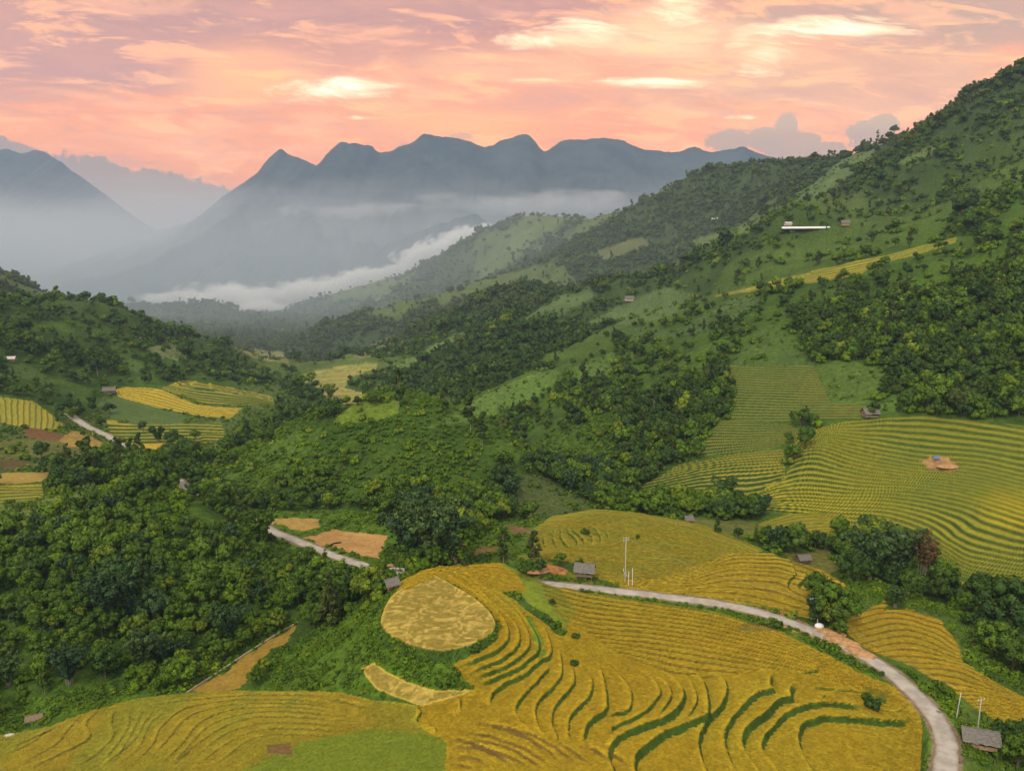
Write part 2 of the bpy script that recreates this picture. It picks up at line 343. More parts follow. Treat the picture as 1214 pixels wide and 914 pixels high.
# fine terraces: polygon, guides (level, points), step height, share of the step that is bank, palette, banks dark?
def Z_(poly, guides, h, rw, pal, dark=1.0): return dict(poly=poly, guides=guides, h=h, rw=rw, pal=pal, dark=dark)
ZONES = dict(
 near=Z_([(640,688),(690,702),(760,712),(850,726),(925,748),(985,778),(1045,810),(1082,832),(1080,842),(1040,825),(985,806),(940,792),(900,795),(840,803),(800,800),(770,790),(745,782),(718,765),(690,745),(668,735),(650,712)],
   [(0,[(640,686),(690,700),(760,712),(850,726),(930,751),(1010,796),(1085,832)]),(5,[(655,715),(690,728),(760,737),(850,750),(940,772),(1010,805),(1070,836)]),(10,[(700,758),(760,765),(850,778),(940,795),(1000,812)]),(14,[(705,775),(750,785),(800,800),(860,803)])], .6, .22, 'gold', .9),
 knollback=Z_([(470,692),(500,676),(545,669),(590,668),(612,680),(625,700),(600,700),(570,684),(520,682),(480,700)],
   [(0,[(480,690),(505,677),(545,670),(590,669)]),(4,[(490,697),(520,683),(560,682),(600,694)])], .4, .16, 'gold', .5),
 mound=Z_([(632,628),(655,612),(700,604),(760,609),(830,622),(880,640),(905,652),(900,655),(837,670),(804,680),(770,685),(715,688),(700,680),(688,667),(650,662),(632,655)],
   [(0,[(700,606),(760,611),(830,624),(900,652)]),(5,[(690,630),(760,640),(850,655)]),(10,[(640,658),(700,667),(760,672),(830,668)]),(13,[(700,682),(760,683),(830,672)])], .3, .18, 'olive', .4),
 moundlow=Z_(c8([(-260,255),(-100,250),(0,225),(80,190),(170,165),(310,165),(370,190),(490,222),(560,262),(563,285),(500,300),(430,300),(445,385),(350,368),(200,335),(0,315),(-200,285)]),
   [(0,c8([(-250,250),(0,222),(170,162),(310,162)])),(4,c8([(-250,270),(0,255),(170,215),(330,215)])),(10,c8([(-250,290),(0,310),(200,338),(430,385)]))], .5, .2, 'gold', .8),
 rightfield=Z_([(1000,735),(1030,722),(1048,713),(1052,717),(1045,724),(1075,722),(1095,728),(1115,735),(1120,745),(1135,762),(1142,785),(1175,806),(1240,840),(1240,905),(1200,868),(1160,842),(1130,820),(1080,790),(1030,770),(1005,752)],
   [(0,[(1000,735),(1060,724),(1120,740)]),(4,[(1020,760),(1080,752),(1140,778)]),(9,[(1080,790),(1140,795),(1214,830)]),(13,[(1130,820),(1180,825),(1240,845)])], .5, .2, 'gold', .8),
 T1=Z_([(858,434),(965,434),(985,478),(1030,480),(1022,497),(960,497),(900,500),(866,497),(874,460)],
   [(0,[(858,433),(910,436),(968,437)]),(10,[(865,462),(920,465),(1000,466)]),(20,[(862,497),(920,498),(1020,498)])], .7, .42, 'green1'),
 T2=Z_([(852,498),(945,503),(948,516),(920,531),(865,537),(828,541),(838,518)],
   [(0,[(850,499),(900,500),(950,503)]),(5,[(838,515),(890,516),(945,514)]),(11,[(825,541),(880,534),(920,531)])], .8, .42, 'green1'),
 T3=Z_([(806,551),(870,538),(930,533),(930,560),(935,572),(890,590),(825,590),(748,597),(762,575)],
   [(0,[(806,551),(860,540),(930,533)]),(5,[(780,570),(850,556),(930,550)]),(11,[(748,597),(820,585),(890,585),(935,572)])], .9, .38, 'green2'),
 T4=Z_([(945,518),(975,505),(1000,500),(1095,494),(1214,505),(1330,515),(1330,700),(1214,694),(1160,690),(1135,682),(1112,662),(1085,645),(1050,632),(1000,620),(960,612),(905,605),(886,590),(930,566),(938,550),(935,532)],
   [(0,[(950,510),(978,503),(1090,495),(1214,511),(1320,520)]),(8,[(940,530),(972,524),(1012,532),(1080,547),(1148,553),(1214,566)]),(17,[(887,588),(945,573),(1012,577),(1080,581),(1148,592),(1214,612)]),(26,[(900,607),(981,614),(1044,618),(1085,630),(1127,652),(1150,664),(1211,676)]),(31,[(1060,648),(1106,662),(1138,682),(1169,690),(1211,694)])], 1.0, .30, 'T4'),
 T6=Z_([(898,622),(930,610),(975,607),(1005,613),(1010,628),(950,642),(915,640)],
   [(0,[(900,622),(950,608),(1005,612)]),(8,[(915,641),(960,640),(1010,628)])], .3, .3, 'olive', .6),
 T7=Z_([(1095,676),(1130,686),(1170,694),(1214,698),(1300,700),(1300,725),(1214,722),(1180,718),(1150,706)],
   [(0,[(1095,676),(1214,698)]),(6,[(1150,706),(1214,722)])], .3, .25, 'olive', .4),
 yellow=Z_([(137,462),(150,458),(190,462),(235,480),(288,484),(272,496),(240,494),(190,484),(140,470)],
   [(0,[(140,459),(190,462),(240,479),(290,485)]),(6,[(137,468),(190,483),(240,494),(272,497)])], .7, .3, 'yellow', .7),
 leftgreen=Z_([(115,482),(137,469),(190,485),(224,495),(217,501),(165,503),(125,494)],
   [(0,[(137,469),(224,495)]),(6,[(115,483),(165,502),(217,502)])], .5, .3, 'darkgreen', .5),
 leftolive=Z_([(190,461),(215,450),(255,455),(322,470),(325,479),(290,482),(240,478)],
   [(0,[(200,452),(255,455),(322,470)]),(8,[(190,461),(240,478),(325,481)])], .7, .4, 'green2'),
 leftlow=Z_([(125,496),(165,504),(262,501),(268,518),(240,527),(150,530),(130,515)],
   [(0,[(125,496),(265,500)]),(8,[(130,529),(265,527)])], .8, .35, 'green2'),
 leftbright=Z_([(155,525),(240,528),(242,540),(180,541),(162,533)],
   [(0,[(155,525),(240,528)]),(3,[(162,541),(240,542)])], .3, .2, 'yellow', .3),
 leftmound=Z_([(-40,470),(5,471),(40,475),(75,503),(70,511),(30,507),(-40,492)],
   [(0,[(-20,470),(-20,500)]),(14,[(78,480),(78,520)])], .6, .3, 'green2', .6),
 leftterr=Z_([(-40,578),(50,574),(52,590),(-40,600)],
   [(0,[(-40,576),(52,574)]),(5,[(-40,600),(52,592)])], .5, .3, 'green2', .8),
 crest=Z_([(845,352),(935,329),(1000,313),(1060,301),(1135,281),(1132,288),(1085,303),(1045,312),(1020,326),(940,338),(880,347)],
   [(0,[(850,345),(935,325),(1000,309),(1060,297),(1135,279)]),(7,[(880,352),(940,340),(1020,327),(1100,303)])], .8, .32, 'green2', .7),
 valley=Z_([(340,449),(380,438),(430,430),(448,431),(446,438),(418,446),(408,460),(432,466),(428,478),(395,480),(372,456)],
   [(0,[(340,440),(448,428)]),(12,[(372,482),(432,480)])], .6, .3, 'paleyellow', .5),
)
PAL = dict(gold=[(.37,.250,.013),(.33,.245,.014),(.39,.242,.011),(.31,.250,.016)], goldgreen=[(.27,.225,.02),(.32,.23,.018),(.24,.21,.022)],
 olive=[(.235,.20,.016),(.215,.20,.018),(.26,.205,.016)], green1=[(.20,.19,.03),(.17,.18,.032),(.24,.205,.03)],
 green2=[(.30,.26,.028),(.24,.23,.03),(.34,.27,.028)], T4=[(.20,.215,.020),(.24,.225,.020),(.155,.185,.02)],
 yellow=[(.46,.33,.03),(.42,.31,.03),(.48,.32,.03)], darkgreen=[(.085,.13,.03),(.075,.115,.03)], paleyellow=[(.30,.26,.06),(.22,.24,.06),(.34,.27,.07)])
BANK = np.array((.045, .085, .009))
# plain covers: name, polygon, colour
GRASS = (.085,.165,.012); GRASSB = (.115,.19,.02); FLOOR = (.045,.090,.010)
STUB = (.33,.235,.04)
COVERS = [
 ('grass', [(295,606),(400,604),(475,612),(482,690),(440,690),(395,676),(300,632)], GRASS),
 ('mud', [(313,614),(349,612),(378,615),(380,624),(359,630),(348,628)], (.40,.26,.07)),
 ('mud', [(360,639),(390,628),(425,632),(457,635),(458,643),(445,662),(415,655),(390,649)], (.44,.25,.085)),
 ('mud', [(222,821),(352,740),(345,755),(332,768),(300,790),(285,814),(262,823)], (.30,.19,.03)),
 ('grass', [(300,822),(340,770),(380,745),(400,728),(440,722),(470,700),(480,690),(640,690),(640,800),(560,830),(470,830),(420,822)], GRASS),
 ('grass', [(552,655),(575,625),(600,616),(640,618),(640,665),(600,672),(555,668)], (.09,.15,.02)),
 ('soil', [(565,647),(592,648),(592,656),(560,657)], (.22,.14,.05)),
 ('soil', [(600,624),(622,626),(640,630),(620,632),(602,629)], (.20,.12,.05)),
 ('grassR', [(612,660),(640,660),(700,690),(690,705),(640,690),(620,672)], (.2,.21,.02)),
 ('soil', [(618,668),(632,666),(648,667),(668,672),(672,677),(655,684),(638,680)], (.50,.22,.075)),
 ('greenfield', [(965,431),(1000,428),(1050,434),(1052,452),(1040,468),(1030,480),(985,478)], (.085,.145,.022)),
 ('greenfield', [(868,430),(880,405),(915,383),(938,395),(962,430),(965,434),(858,434)], (.07,.125,.022)),
 ('greenfield', [(1030,480),(1085,455),(1100,470),(1060,490),(1040,495)], (.075,.14,.02)),
 ('hillgreen', [(505,508),(540,486),(583,464),(615,450),(650,439),(665,440),(655,458),(630,478),(600,492),(560,500)], (.095,.165,.028)),
 ('hillgreen', [(675,452),(700,425),(730,415),(725,440),(700,458)], (.085,.15,.026)),
 ('hillgreen', [(690,395),(760,388),(800,392),(870,352),(905,350),(870,385),(800,400),(740,402)], (.07,.12,.03)),
 ('hilltop', [(395,497),(415,482),(440,475),(470,474),(472,490),(440,499),(405,503)], (.15,.22,.022)),
 ('grass', [(245,566),(300,537),(352,512),(385,505),(372,530),(330,560),(300,592),(268,588)], (.078,.14,.018)),
 ('hillbrown', [(616,562),(645,566),(680,586),(706,602),(680,612),(640,618),(612,612)], (.085,.115,.03)),
 ('paleA', [(930,238),(965,218),(1005,184),(1038,177),(1028,195),(985,222),(955,237)], (.11,.17,.05)),
 ('paleA', [(1062,192),(1110,170),(1108,180),(1080,198)], (.13,.17,.05)),
 ('paleA', [(800,293),(850,275),(905,262),(890,275),(850,290)], (.12,.17,.045)),
 ('paleA', [(690,385),(745,358),(790,340),(830,350),(800,372),(760,385)], (.10,.15,.045)),
 ('paleA', [(612,384),(660,352),(700,340),(705,352),(650,382)], (.10,.15,.045)),
 ('paleA', [(468,436),(510,410),(548,394),(556,400),(520,416),(484,440)], (.13,.19,.05)),
 ('paleA', [(416,426),(440,408),(470,396),(474,402),(440,424)], (.15,.17,.05)),
 ('paleA', [(700,300),(760,280),(770,290),(720,310)], (.13,.15,.05)),
 ('paleA', [(275,410),(335,418),(345,432),(300,424)], (.2,.2,.07)),
 ('paleA', [(173,413),(197,407),(224,410),(226,419),(210,428),(183,420)], (.15,.18,.06)),
 ('paleA', [(5,425),(30,430),(70,455),(60,460),(5,440)], (.08,.13,.03)),
 ('paleA', [(140,425),(170,430),(172,442),(150,440)], (.08,.14,.03)),
 ('grass', [(-60,470),(60,490),(130,495),(135,530),(125,560),(-60,560)], (.085,.12,.03)),
 ('grass', [(125,470),(330,455),(350,480),(300,510),(262,545),(200,548),(130,540),(110,490)], (.085,.13,.03)),
 ('grassR', [(-60,518),(70,522),(125,529),(120,545),(60,545),(-60,545)], (.12,.135,.03)),
 ('soil', [(28,508),(52,510),(76,516),(86,521),(60,523),(30,519)], (.17,.085,.035)),
 ('soil', [(70,521),(84,511),(97,513),(127,526),(112,531),(80,529)], (.33,.22,.05)),
 ('soil', [(-40,546),(35,545),(40,556),(-40,558)], (.12,.09,.03)),
 ('yfield', [(-60,563),(58,559),(62,571),(-60,578)], (.33,.23,.05)),
 ('yfield', [(84,557),(137,556),(137,563),(90,564)], (.36,.25,.05)),
 ('grassR', [(-60,601),(60,588),(157,569),(153,580),(70,609),(5,631),(-60,640)], (.13,.18,.03)),
 ('grass', [(0,836),(60,826),(200,790),(220,800),(215,822),(160,828),(110,842),(0,872)], GRASS),
 ('brush', [(130,800),(240,765),(330,722),(352,738),(222,822),(150,826)], (.055,.11,.014)),
 ('gullygrass', [(1000,690),(1050,690),(1110,712),(1150,745),(1214,800),(1214,826),(1142,785),(1115,735),(1050,712),(1000,735),(985,720)], (.07,.13,.018)),
 ('olivefield', [(930,655),(985,650),(1000,670),(975,685),(940,672)], (.16,.16,.03)),
 ('olivefield', [(800,610),(900,620),(915,640),(860,632),(812,622)], (.13,.15,.03)),
 ('verge', [(700,690),(850,708),(960,738),(1060,790),(1140,850),(1160,940),(1090,940),(1095,850),(1045,812),(985,782),(925,752),(850,730),(760,716),(700,706)], GRASS),
 ('verge', [(1140,850),(1060,790),(1120,815),(1200,868),(1240,905),(1240,940),(1130,940)], (.085,.14,.018)),
 ('verge', [(600,676),(640,684),(700,702),(690,694),(640,676)], GRASS),
]
GOLDNEAR = ([(478,693),(500,677),(545,669),(600,667),(612,672),(620,690),(640,684),(690,702),(760,714),(850,728),(925,750),(985,779),(1045,811),(1083,832),(1090,848),(1093,870),(1088,960),(525,960),(530,880),(500,862),(492,850),(498,838)] + c3([(400,885),(650,830),(720,797),(590,640)]) + c3([(750,545),(640,585),(520,600),(400,585),(300,555),(200,505),(152,440),(152,380),(185,290),(240,215)]))
CRESCENT = c3([(40,665),(120,632),(200,690),(330,750),(480,795),(720,797),(650,830),(400,885),(380,880),(250,840),(130,790),(80,730)])
LEFTFIELD = [(-60,880),(5,870),(60,862),(110,842),(140,834),(160,828),(250,819),(330,820),(405,821),(440,830),(470,832),(497,838),(492,850),(500,862),(530,880),(525,960),(-60,960)]
LEFTGREEN = [(230,960),(300,905),(345,888),(370,878),(405,868),(440,866),(490,868),(530,876),(527,960)]
GULLY = c3([(780,40),(850,52),(930,110),(985,190),(1060,270),(1150,330),(1240,390),(1310,450),(1290,470),(1180,400),(1080,350),(1000,290),(940,210),(880,120),(800,75)])
LIGHTG = c3([(990,330),(1060,350),(1110,430),(1170,520),(1185,560),(1160,595),(1118,600),(1108,520),(1070,430),(1010,350)])
MIDG = c3([(850,52),(1000,60),(1150,120),(1250,200),(1300,300),(1300,420),(1150,330),(1060,270),(985,190)])
ROAD = [(1117,990),(1119,930),(1122,880),(1106,846),(1074,812),(1040,786),(1000,764),(960,746),(905,727),(850,715),(780,706),(720,699),(690,696)]
ROADB = [(690,696),(655,692),(600,686),(540,683),(490,681),(455,678),(430,670),(400,660),(370,648),(345,638),(325,630),(300,615),(270,600)]
ROADC = [(230,585),(200,565),(168,543),(148,530),(128,517),(108,508),(99,503),(80,490)]
CLSN = ['ground', 'near', 'stubble', 'leftfield', 'mound', 'rightfield', 'bowl', 'valley', 'crest']
def build_land(scale=1.0):
    X, Y, a, rows = make_grid(scale=scale)
    Z = base_grid(X, Y, a, rows)
    pk = Picker(a, rows, Z)
    vis = (Z / Y) >= pk.run - .004
    U, V = project(X, Y, Z)
    jit = np.clip(Y / 300, .3, 1.5)
    n1 = fbm(X / 9, Y / 9, 3, 31); n2 = fbm(X / 9 + 50, Y / 9, 3, 33)
    n3 = fbm(X / 2.5 + 9, Y / 2.5, 3, 35)
    UJ = U + (n1 * 2.2 + n3 * .8) * 900 / Y; VJ = V + (n2 * .8 + n3 * .3) * 900 / Y
    big = fbm(X / 70, Y / 70, 4, 41); med = fbm(X / 14, Y / 14, 4, 43); fine = fbm(X / 2.2, Y / 2.2, 3, 45); vf = vnoise(X / .8, Y / .8, 46) * 2 - 1
    COL = np.empty(X.shape + (3,)); TEX = np.zeros(X.shape); CLS = np.zeros(X.shape, np.int8); CLR = np.zeros(X.shape, bool); GRS = np.zeros(X.shape, np.int8)
    mix = ss(-.4, .4, big * .6 + med * .6)[..., None]
    COL[:] = np.array(FLOOR) * (1 - mix) + np.array((.075, .140, .013)) * mix
    far = ss(500, 1000, Y)[..., None]
    pat = ss(.16, .30, fbm(X / 170 + 3, Y / 170, 4, 51))[..., None]
    farcol = np.array((.048, .078, .020)) * (1 - pat) + np.array((.100, .138, .030)) * pat
    farcol = farcol * (1 + .25 * med + .25 * fbm(X / 40, Y / 40, 4, 53))[..., None]
    COL = COL * (1 - far) + farcol * far
    FIELDPATCH = (pat[..., 0] > .6) & (Y > 560)
    dz = np.zeros(X.shape)
    for name, poly, col in COVERS:
        m = inside(UJ, VJ, poly) & vis
        k = 1 + .22 * med[m] + .18 * fine[m] + .10 * big[m]
        c = np.array(col)[None] * k[:, None]
        if name.startswith('grass') or name in ('verge', 'gullygrass', 'greenfield', 'hillgreen', 'hilltop'):
            t = ss(-.2, .5, fine[m] + .5 * med[m])[:, None]
            c = c * (1 - .35 * t) + c * np.array([1.25, 1.1, 1.0]) * .35 * t
        COL[m] = c; CLR[m] = name != 'brush'; GRS[m] = 1 if name in ('grass', 'verge', 'gullygrass', 'brush') else (2 if name in ('greenfield', 'hillgreen', 'hilltop', 'hillbrown', 'paleA', 'grassR') else 0)
        if name in ('mud',): CLS[m] = 2
        if name == 'yfield': CLS[m] = 7
        if name in ('mud', 'soil'): TEX[m] = .4
    def gold(m, cls, pal='gold', amp=1.0):
        P = np.array(PAL[pal]); t = ss(-.6, .6, big[m] * 1.2 + med[m] * .6)[:, None]
        c = P[0] * (1 - t) + P[1] * t
        c = c * (1 + amp * (.10 * med[m] + .10 * fine[m] + .14 * vf[m]))[:, None]
        COL[m] = c; CLS[m] = cls; CLR[m] = True; TEX[m] = 1; GRS[m] = 0
    m = inside(U, V, LEFTFIELD) & vis; gold(m, 3, 'olive'); COL[m] *= 1.12
    g = ss(-.3, .3, fbm(X[m] / 12, Y[m] / 30, 3, 61))[:, None]; COL[m] = COL[m] * (1 - g) + np.array((.30, .225, .018)) * g * (1 + .2 * fine[m][:, None])
    m2 = inside(UJ, VJ, LEFTGREEN) & vis; g = .5 + .5 * fine[m2][:, None]
    COL[m2] = np.array((.17, .22, .02)) * (1 - g * .4) + np.array((.24, .25, .02)) * g * .4
    m = inside(U, V, [(315,882),(345,880),(347,894),(318,893)]) & vis; COL[m] = (.17, .10, .035)
    m = inside(U, V, GOLDNEAR) & vis; gold(m, 1)
    # greener rice towards the saddle behind the knoll
    t = np.clip(ss(752, 690, V[m]) * ss(560, 640, U[m]) * ss(860, 690, U[m]) + .35 * med[m] * ss(790, 720, V[m]), 0, 1); COL[m] = COL[m] * (1 - t[:, None] * .7) + np.array((.24, .235, .016)) * (t[:, None] * .7) * (1 + .15 * fine[m][:, None])
    m = inside(UJ, VJ, MIDG) & vis; COL[m] = np.array((.17, .22, .018)) * (1 + .2 * fine[m] + .2 * med[m])[:, None]
    m = inside(UJ, VJ, GULLY) & vis; COL[m] = np.array((.050, .10, .014)) * (1 + .3 * fine[m])[:, None]; CLS[m] = 0; GRS[m] = 1
    m = inside(UJ, VJ, LIGHTG) & vis; COL[m] = np.array((.14, .20, .016)) * (1 + .15 * fine[m])[:, None]
    for poly in (CRESCENT, K1):
        m = inside(U, V, poly) & vis
        st = ss(-.15, .55, fbm(X[m] / 1.3 + 3 * fbm(X[m] / 5, Y[m] / 5, 2, 67), Y[m] / 1.0, 3, 63))[:, None]
        COL[m] = np.array((.24, .185, .030)) * (1 - st) + np.array((.46, .33, .075)) * st
        COL[m] *= (1 + .15 * med[m])[:, None]; CLS[m] = 2; CLR[m] = True; TEX[m] = .6
        e, _, _ = seg_dist(U[m], V[m], np.array(list(poly) + [poly[0]]))
        r = ss(2.4, 1.2, e)[:, None]; COL[m] = COL[m] * (1 - r) + np.array((.52, .36, .06)) * r
    m = inside(U, V, c8([(190,415),(230,398),(290,400),(325,428),(300,435),(200,430)])) & vis; COL[m] = np.array((.10, .10, .025)) * (1 + .3 * fine[m])[:, None]
    m = inside(U, V, c8([(290,405),(340,398),(410,425),(400,440),(330,425)])) & vis; COL[m] = np.array((.36, .24, .06)) * (1 + .1 * fine[m])[:, None]
    m = inside(UJ, VJ, c4([(865,290),(900,265),(960,280),(1000,300),(1010,345),(985,370),(950,350),(925,320)])) & vis; COL[m] = BANK * (1.2 + .4 * fine[m])[:, None]
    # fine terraces
    clsof = dict(near=1, near2=1, knollback=1, mound=4, moundlow=4, rightfield=5, T1=6, T2=6, T3=6, T4=6, T6=6, T7=6, crest=8)
    for name, z in ZONES.items():
        m = inside(U + .8 * n1, V + .4 * n2, z['poly']) & vis
        if not m.any(): continue
        u, v = U[m], V[m]
        K = np.concatenate([np.array(smooth_line(g, 3)) for _, g in z['guides']]) / 300.
        L = np.concatenate([np.full(len(smooth_line(g, 3)), float(l)) for l, g in z['guides']])
        fit = rbf_fit(K, L, 3e-4)
        s = rbf_eval(fit, np.stack([u, v], -1) / 300.)
        x, y = X[m], Y[m]
        s = s + (.7 * fbm(x / 85, y / 85, 2, 70) if z['h'] > .65 else 0) + .22 * fbm(x / 26, y / 26, 3, 71) + .03 * fbm(x / 9, y / 9, 2, 72)
        # now and then two steps join or one ends
        s = s + .5 * ss(.15, .3, fbm(x / 60, y / 60, 2, 73))
        n = np.floor(s); f = s - n
        rw = z['rw'] * (1 + .25 * med[m]); h = z['h']
        tread = np.clip(f / (1 - rw), 0, 1)
        prof = np.where(f < 1 - rw, tread - .5, .5 - (f - (1 - rw)) / rw)
        edge = 1.0
        dz[m] += h * prof
        P = np.array(PAL[z['pal']])
        r1 = vnoise(n * 7.3 + .5, (x / 55) + n * 3.1, 81); idx = np.clip((r1 * len(P)).astype(int), 0, len(P) - 1)
        base = P[idx] * (1 - .4) + P.mean(0) * .4
        if name == 'near': base = COL[m] / (1 + .14 * vf[m])[:, None] * .5 + base * .5; gq = ss(752, 700, v) * ss(850, 680, u); base = base * (1 - .6 * gq[:, None]) + COL[m] * .6 * gq[:, None]
        if z['pal'] == 'T4':    # riper towards the lower left and the far right
            rp = np.clip(np.maximum(ss(540, 620, v) * ss(1090, 930, u), ss(1140, 1200, u) * ss(560, 600, v) * ss(650, 610, v)) + .3 * big[m], 0, 1)[:, None]
            base = base * (1 - rp) + np.array((.38, .31, .018)) * rp
            gp = ss(.0, .3, fbm(x / 45, y / 45, 3, 75))[:, None]; base = base * (1 - .45 * gp) + np.array((.14, .18, .028)) * .45 * gp
        if name in ('T1', 'T2'):
            gp = ss(-.1, .3, fbm(x / 30, y / 30, 3, 76))[:, None]; base = base * (1 - .5 * gp) + np.array((.13, .17, .03)) * .5 * gp
        if name == 'mound':
            gp = ss(-.1, .4, fbm(x / 18, y / 18, 3, 77))[:, None]; base = base * (1 - .3 * gp) + np.array((.20, .20, .022)) * .3 * gp
        if name == 'rightfield':
            gp = ss(-.2, .5, fbm(x / 20, y / 8, 3, 78))[:, None]; base = base * (1 - .6 * gp) + np.array((.31, .215, .018)) * .6 * gp
        if name == 'moundlow':
            gp = ss(.5, 3.5, np.abs(s - 0))[:, None] * .4; base = base * gp + np.array((.33, .25, .018)) * (1 - gp)
        base = base * (1 + .12 * med[m] + .08 * fine[m] + .12 * vf[m])[:, None]
        rim = (ss(1 - rw - .18, 1 - rw - .06, f) * (.26 if clsof.get(name, 7) > 5 else .22))[:, None]  # highlight painted into the crop colour along each step's outer lip
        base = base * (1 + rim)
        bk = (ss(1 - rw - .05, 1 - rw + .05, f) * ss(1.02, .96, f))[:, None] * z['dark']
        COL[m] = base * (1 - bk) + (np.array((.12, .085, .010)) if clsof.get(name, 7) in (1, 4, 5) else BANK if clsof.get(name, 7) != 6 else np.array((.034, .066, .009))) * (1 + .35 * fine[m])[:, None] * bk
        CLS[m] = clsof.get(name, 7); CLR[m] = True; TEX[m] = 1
    # traced embankments
    for pts, h, hw, kind in LINES:
        if kind == 1: hw *= .82
        P = smooth_line(pts, 5)
        W = [pk.pick(u, v) for u, v in P]; W = np.array([w for w in W if w is not None])[:, :2]
        m = (X > W[:, 0].min() - 7) & (X < W[:, 0].max() + 7) & (Y > W[:, 1].min() - 7) & (Y < W[:, 1].max() + 7)
        x, y = X[m] + .5 * med[m], Y[m] + .35 * fine[m]
        d, par, side = seg_dist(x, y, W)
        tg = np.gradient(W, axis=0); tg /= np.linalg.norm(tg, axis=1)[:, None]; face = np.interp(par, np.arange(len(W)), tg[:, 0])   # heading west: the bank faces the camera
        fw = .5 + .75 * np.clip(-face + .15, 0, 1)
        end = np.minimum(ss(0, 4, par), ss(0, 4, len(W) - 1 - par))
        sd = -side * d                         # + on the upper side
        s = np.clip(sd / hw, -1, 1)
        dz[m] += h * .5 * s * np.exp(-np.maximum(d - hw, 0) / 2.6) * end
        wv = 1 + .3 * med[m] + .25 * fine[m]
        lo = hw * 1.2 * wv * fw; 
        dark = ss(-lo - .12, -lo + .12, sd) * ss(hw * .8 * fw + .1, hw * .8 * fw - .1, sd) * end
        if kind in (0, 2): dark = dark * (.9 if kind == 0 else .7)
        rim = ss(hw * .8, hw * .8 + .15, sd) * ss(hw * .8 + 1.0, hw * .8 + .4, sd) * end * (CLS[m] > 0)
        c = COL[m]; c = c * (1 + .22 * rim[:, None])  # crop brightened above the bank as a painted rim highlight
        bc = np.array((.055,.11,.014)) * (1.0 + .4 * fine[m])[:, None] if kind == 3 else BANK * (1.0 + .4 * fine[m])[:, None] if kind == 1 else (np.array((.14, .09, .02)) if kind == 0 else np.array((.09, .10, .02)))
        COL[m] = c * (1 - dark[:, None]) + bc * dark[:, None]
        if kind == 3: q = np.zeros(X.shape, bool); q[m] = (dark > .5); GRS[q] = 1; CLS[q] = 0
    m = inside(UJ, VJ, [(1090,548),(1108,540),(1120,541),(1136,551),(1132,557),(1098,556)]) & vis; COL[m] = np.array((.40,.24,.10)) * (1 + .2 * fine[m])[:, None]; CLS[m] = 0
    # ground relief
    rough = np.clip(Y / 400, .15, 4)
    clr = CLR.astype(float)
    dz += (.9 * med + .25 * fine) * rough * (1 - clr) + (.16 * med + .05 * fine) * clr
    Z = Z + dz
    # roads: level the ground under them
    roads = []; NOW = np.zeros(X.shape, bool)
    for R, wid, lift in ((ROAD, 4.1, .0), (ROADB, 4.1, .0), (ROADC, 5.2, .0)):
        P = smooth_line(R, 6)
        if R is ROAD: W = np.array([np.array(at_z(u, v, -94 + .55 * ss(914, 700, v))) for u, v in P])
        elif R is ROADB: W = np.array([np.array(at_z(u, v, float(np.interp(u, [270, 330, 400, 455, 480, 540, 600, 650, 690], [-108, -106, -104, -101, -100.6, -100, -98, -95, -93.4])))) for u, v in P])
        else: W = np.array([pk.pick(u, v) for u, v in P])
        for _ in range(6): W[1:-1, 2] = (W[:-2, 2] + W[1:-1, 2] * 2 + W[2:, 2]) / 4
        mg = 9
        m = (X > W[:, 0].min() - mg) & (X < W[:, 0].max() + mg) & (Y > W[:, 1].min() - mg) & (Y < W[:, 1].max() + mg)
        d, par, side = seg_dist(X[m], Y[m], W[:, :2])
        zr = np.interp(par, np.arange(len(W)), W[:, 2]) - .12
        t = ss(wid / 2 + 3.5, wid / 2 + .5, d)
        Z[m] = Z[m] * (1 - t) + zr * t
        t = ss(wid / 2 + 1.0, wid / 2 + .3, d + .5 * fine[m])[:, None]
        COL[m] = COL[m] * (1 - t) + np.array((.24, .18, .11)) * t
        mm = np.zeros(X.shape, bool); mm[m] = d < wid / 2 + 1.2; CLS[mm] = 0; CLR[mm] = True; mm[m] = d < wid / 2 + .5; NOW |= mm
        roads.append((W, wid))
    m = inside(UJ, VJ, [(905,724),(925,725),(948,735),(962,744),(985,753),(1000,765),(1026,772),(1030,779),(1018,781),(985,768),(960,754),(930,740)]) & vis
    COL[m] = np.array((.42, .23, .085)) * (1 + .25 * fine[m] + .2 * med[m])[:, None]; CLS[m] = 0; TEX[m] = .3
    GRS[CLS > 0] = 0; GRS[NOW] = 0
    return X, Y, Z, a, rows, COL, CLS, CLR, GRS, FIELDPATCH, roads, pk
GRID_SCALE = 1.0
SKY_GAIN, OVER_GAIN, SUN_E, EXPO = .70, 1.0, 1.5, .12
# =================================================================== BLENDER
import bpy
from mathutils import Vector, Matrix
S = bpy.context.scene
COLL = S.collection
PI = math.pi

def link(o, parent=None):
    COLL.objects.link(o)
    if parent is not None: o.parent = parent
    return o

def tag(o, label=None, cat=None, group=None, kind=None):
    if label: o['label'] = label
    if cat: o['category'] = cat
    if group: o['group'] = group
    if kind: o['kind'] = kind
    return o

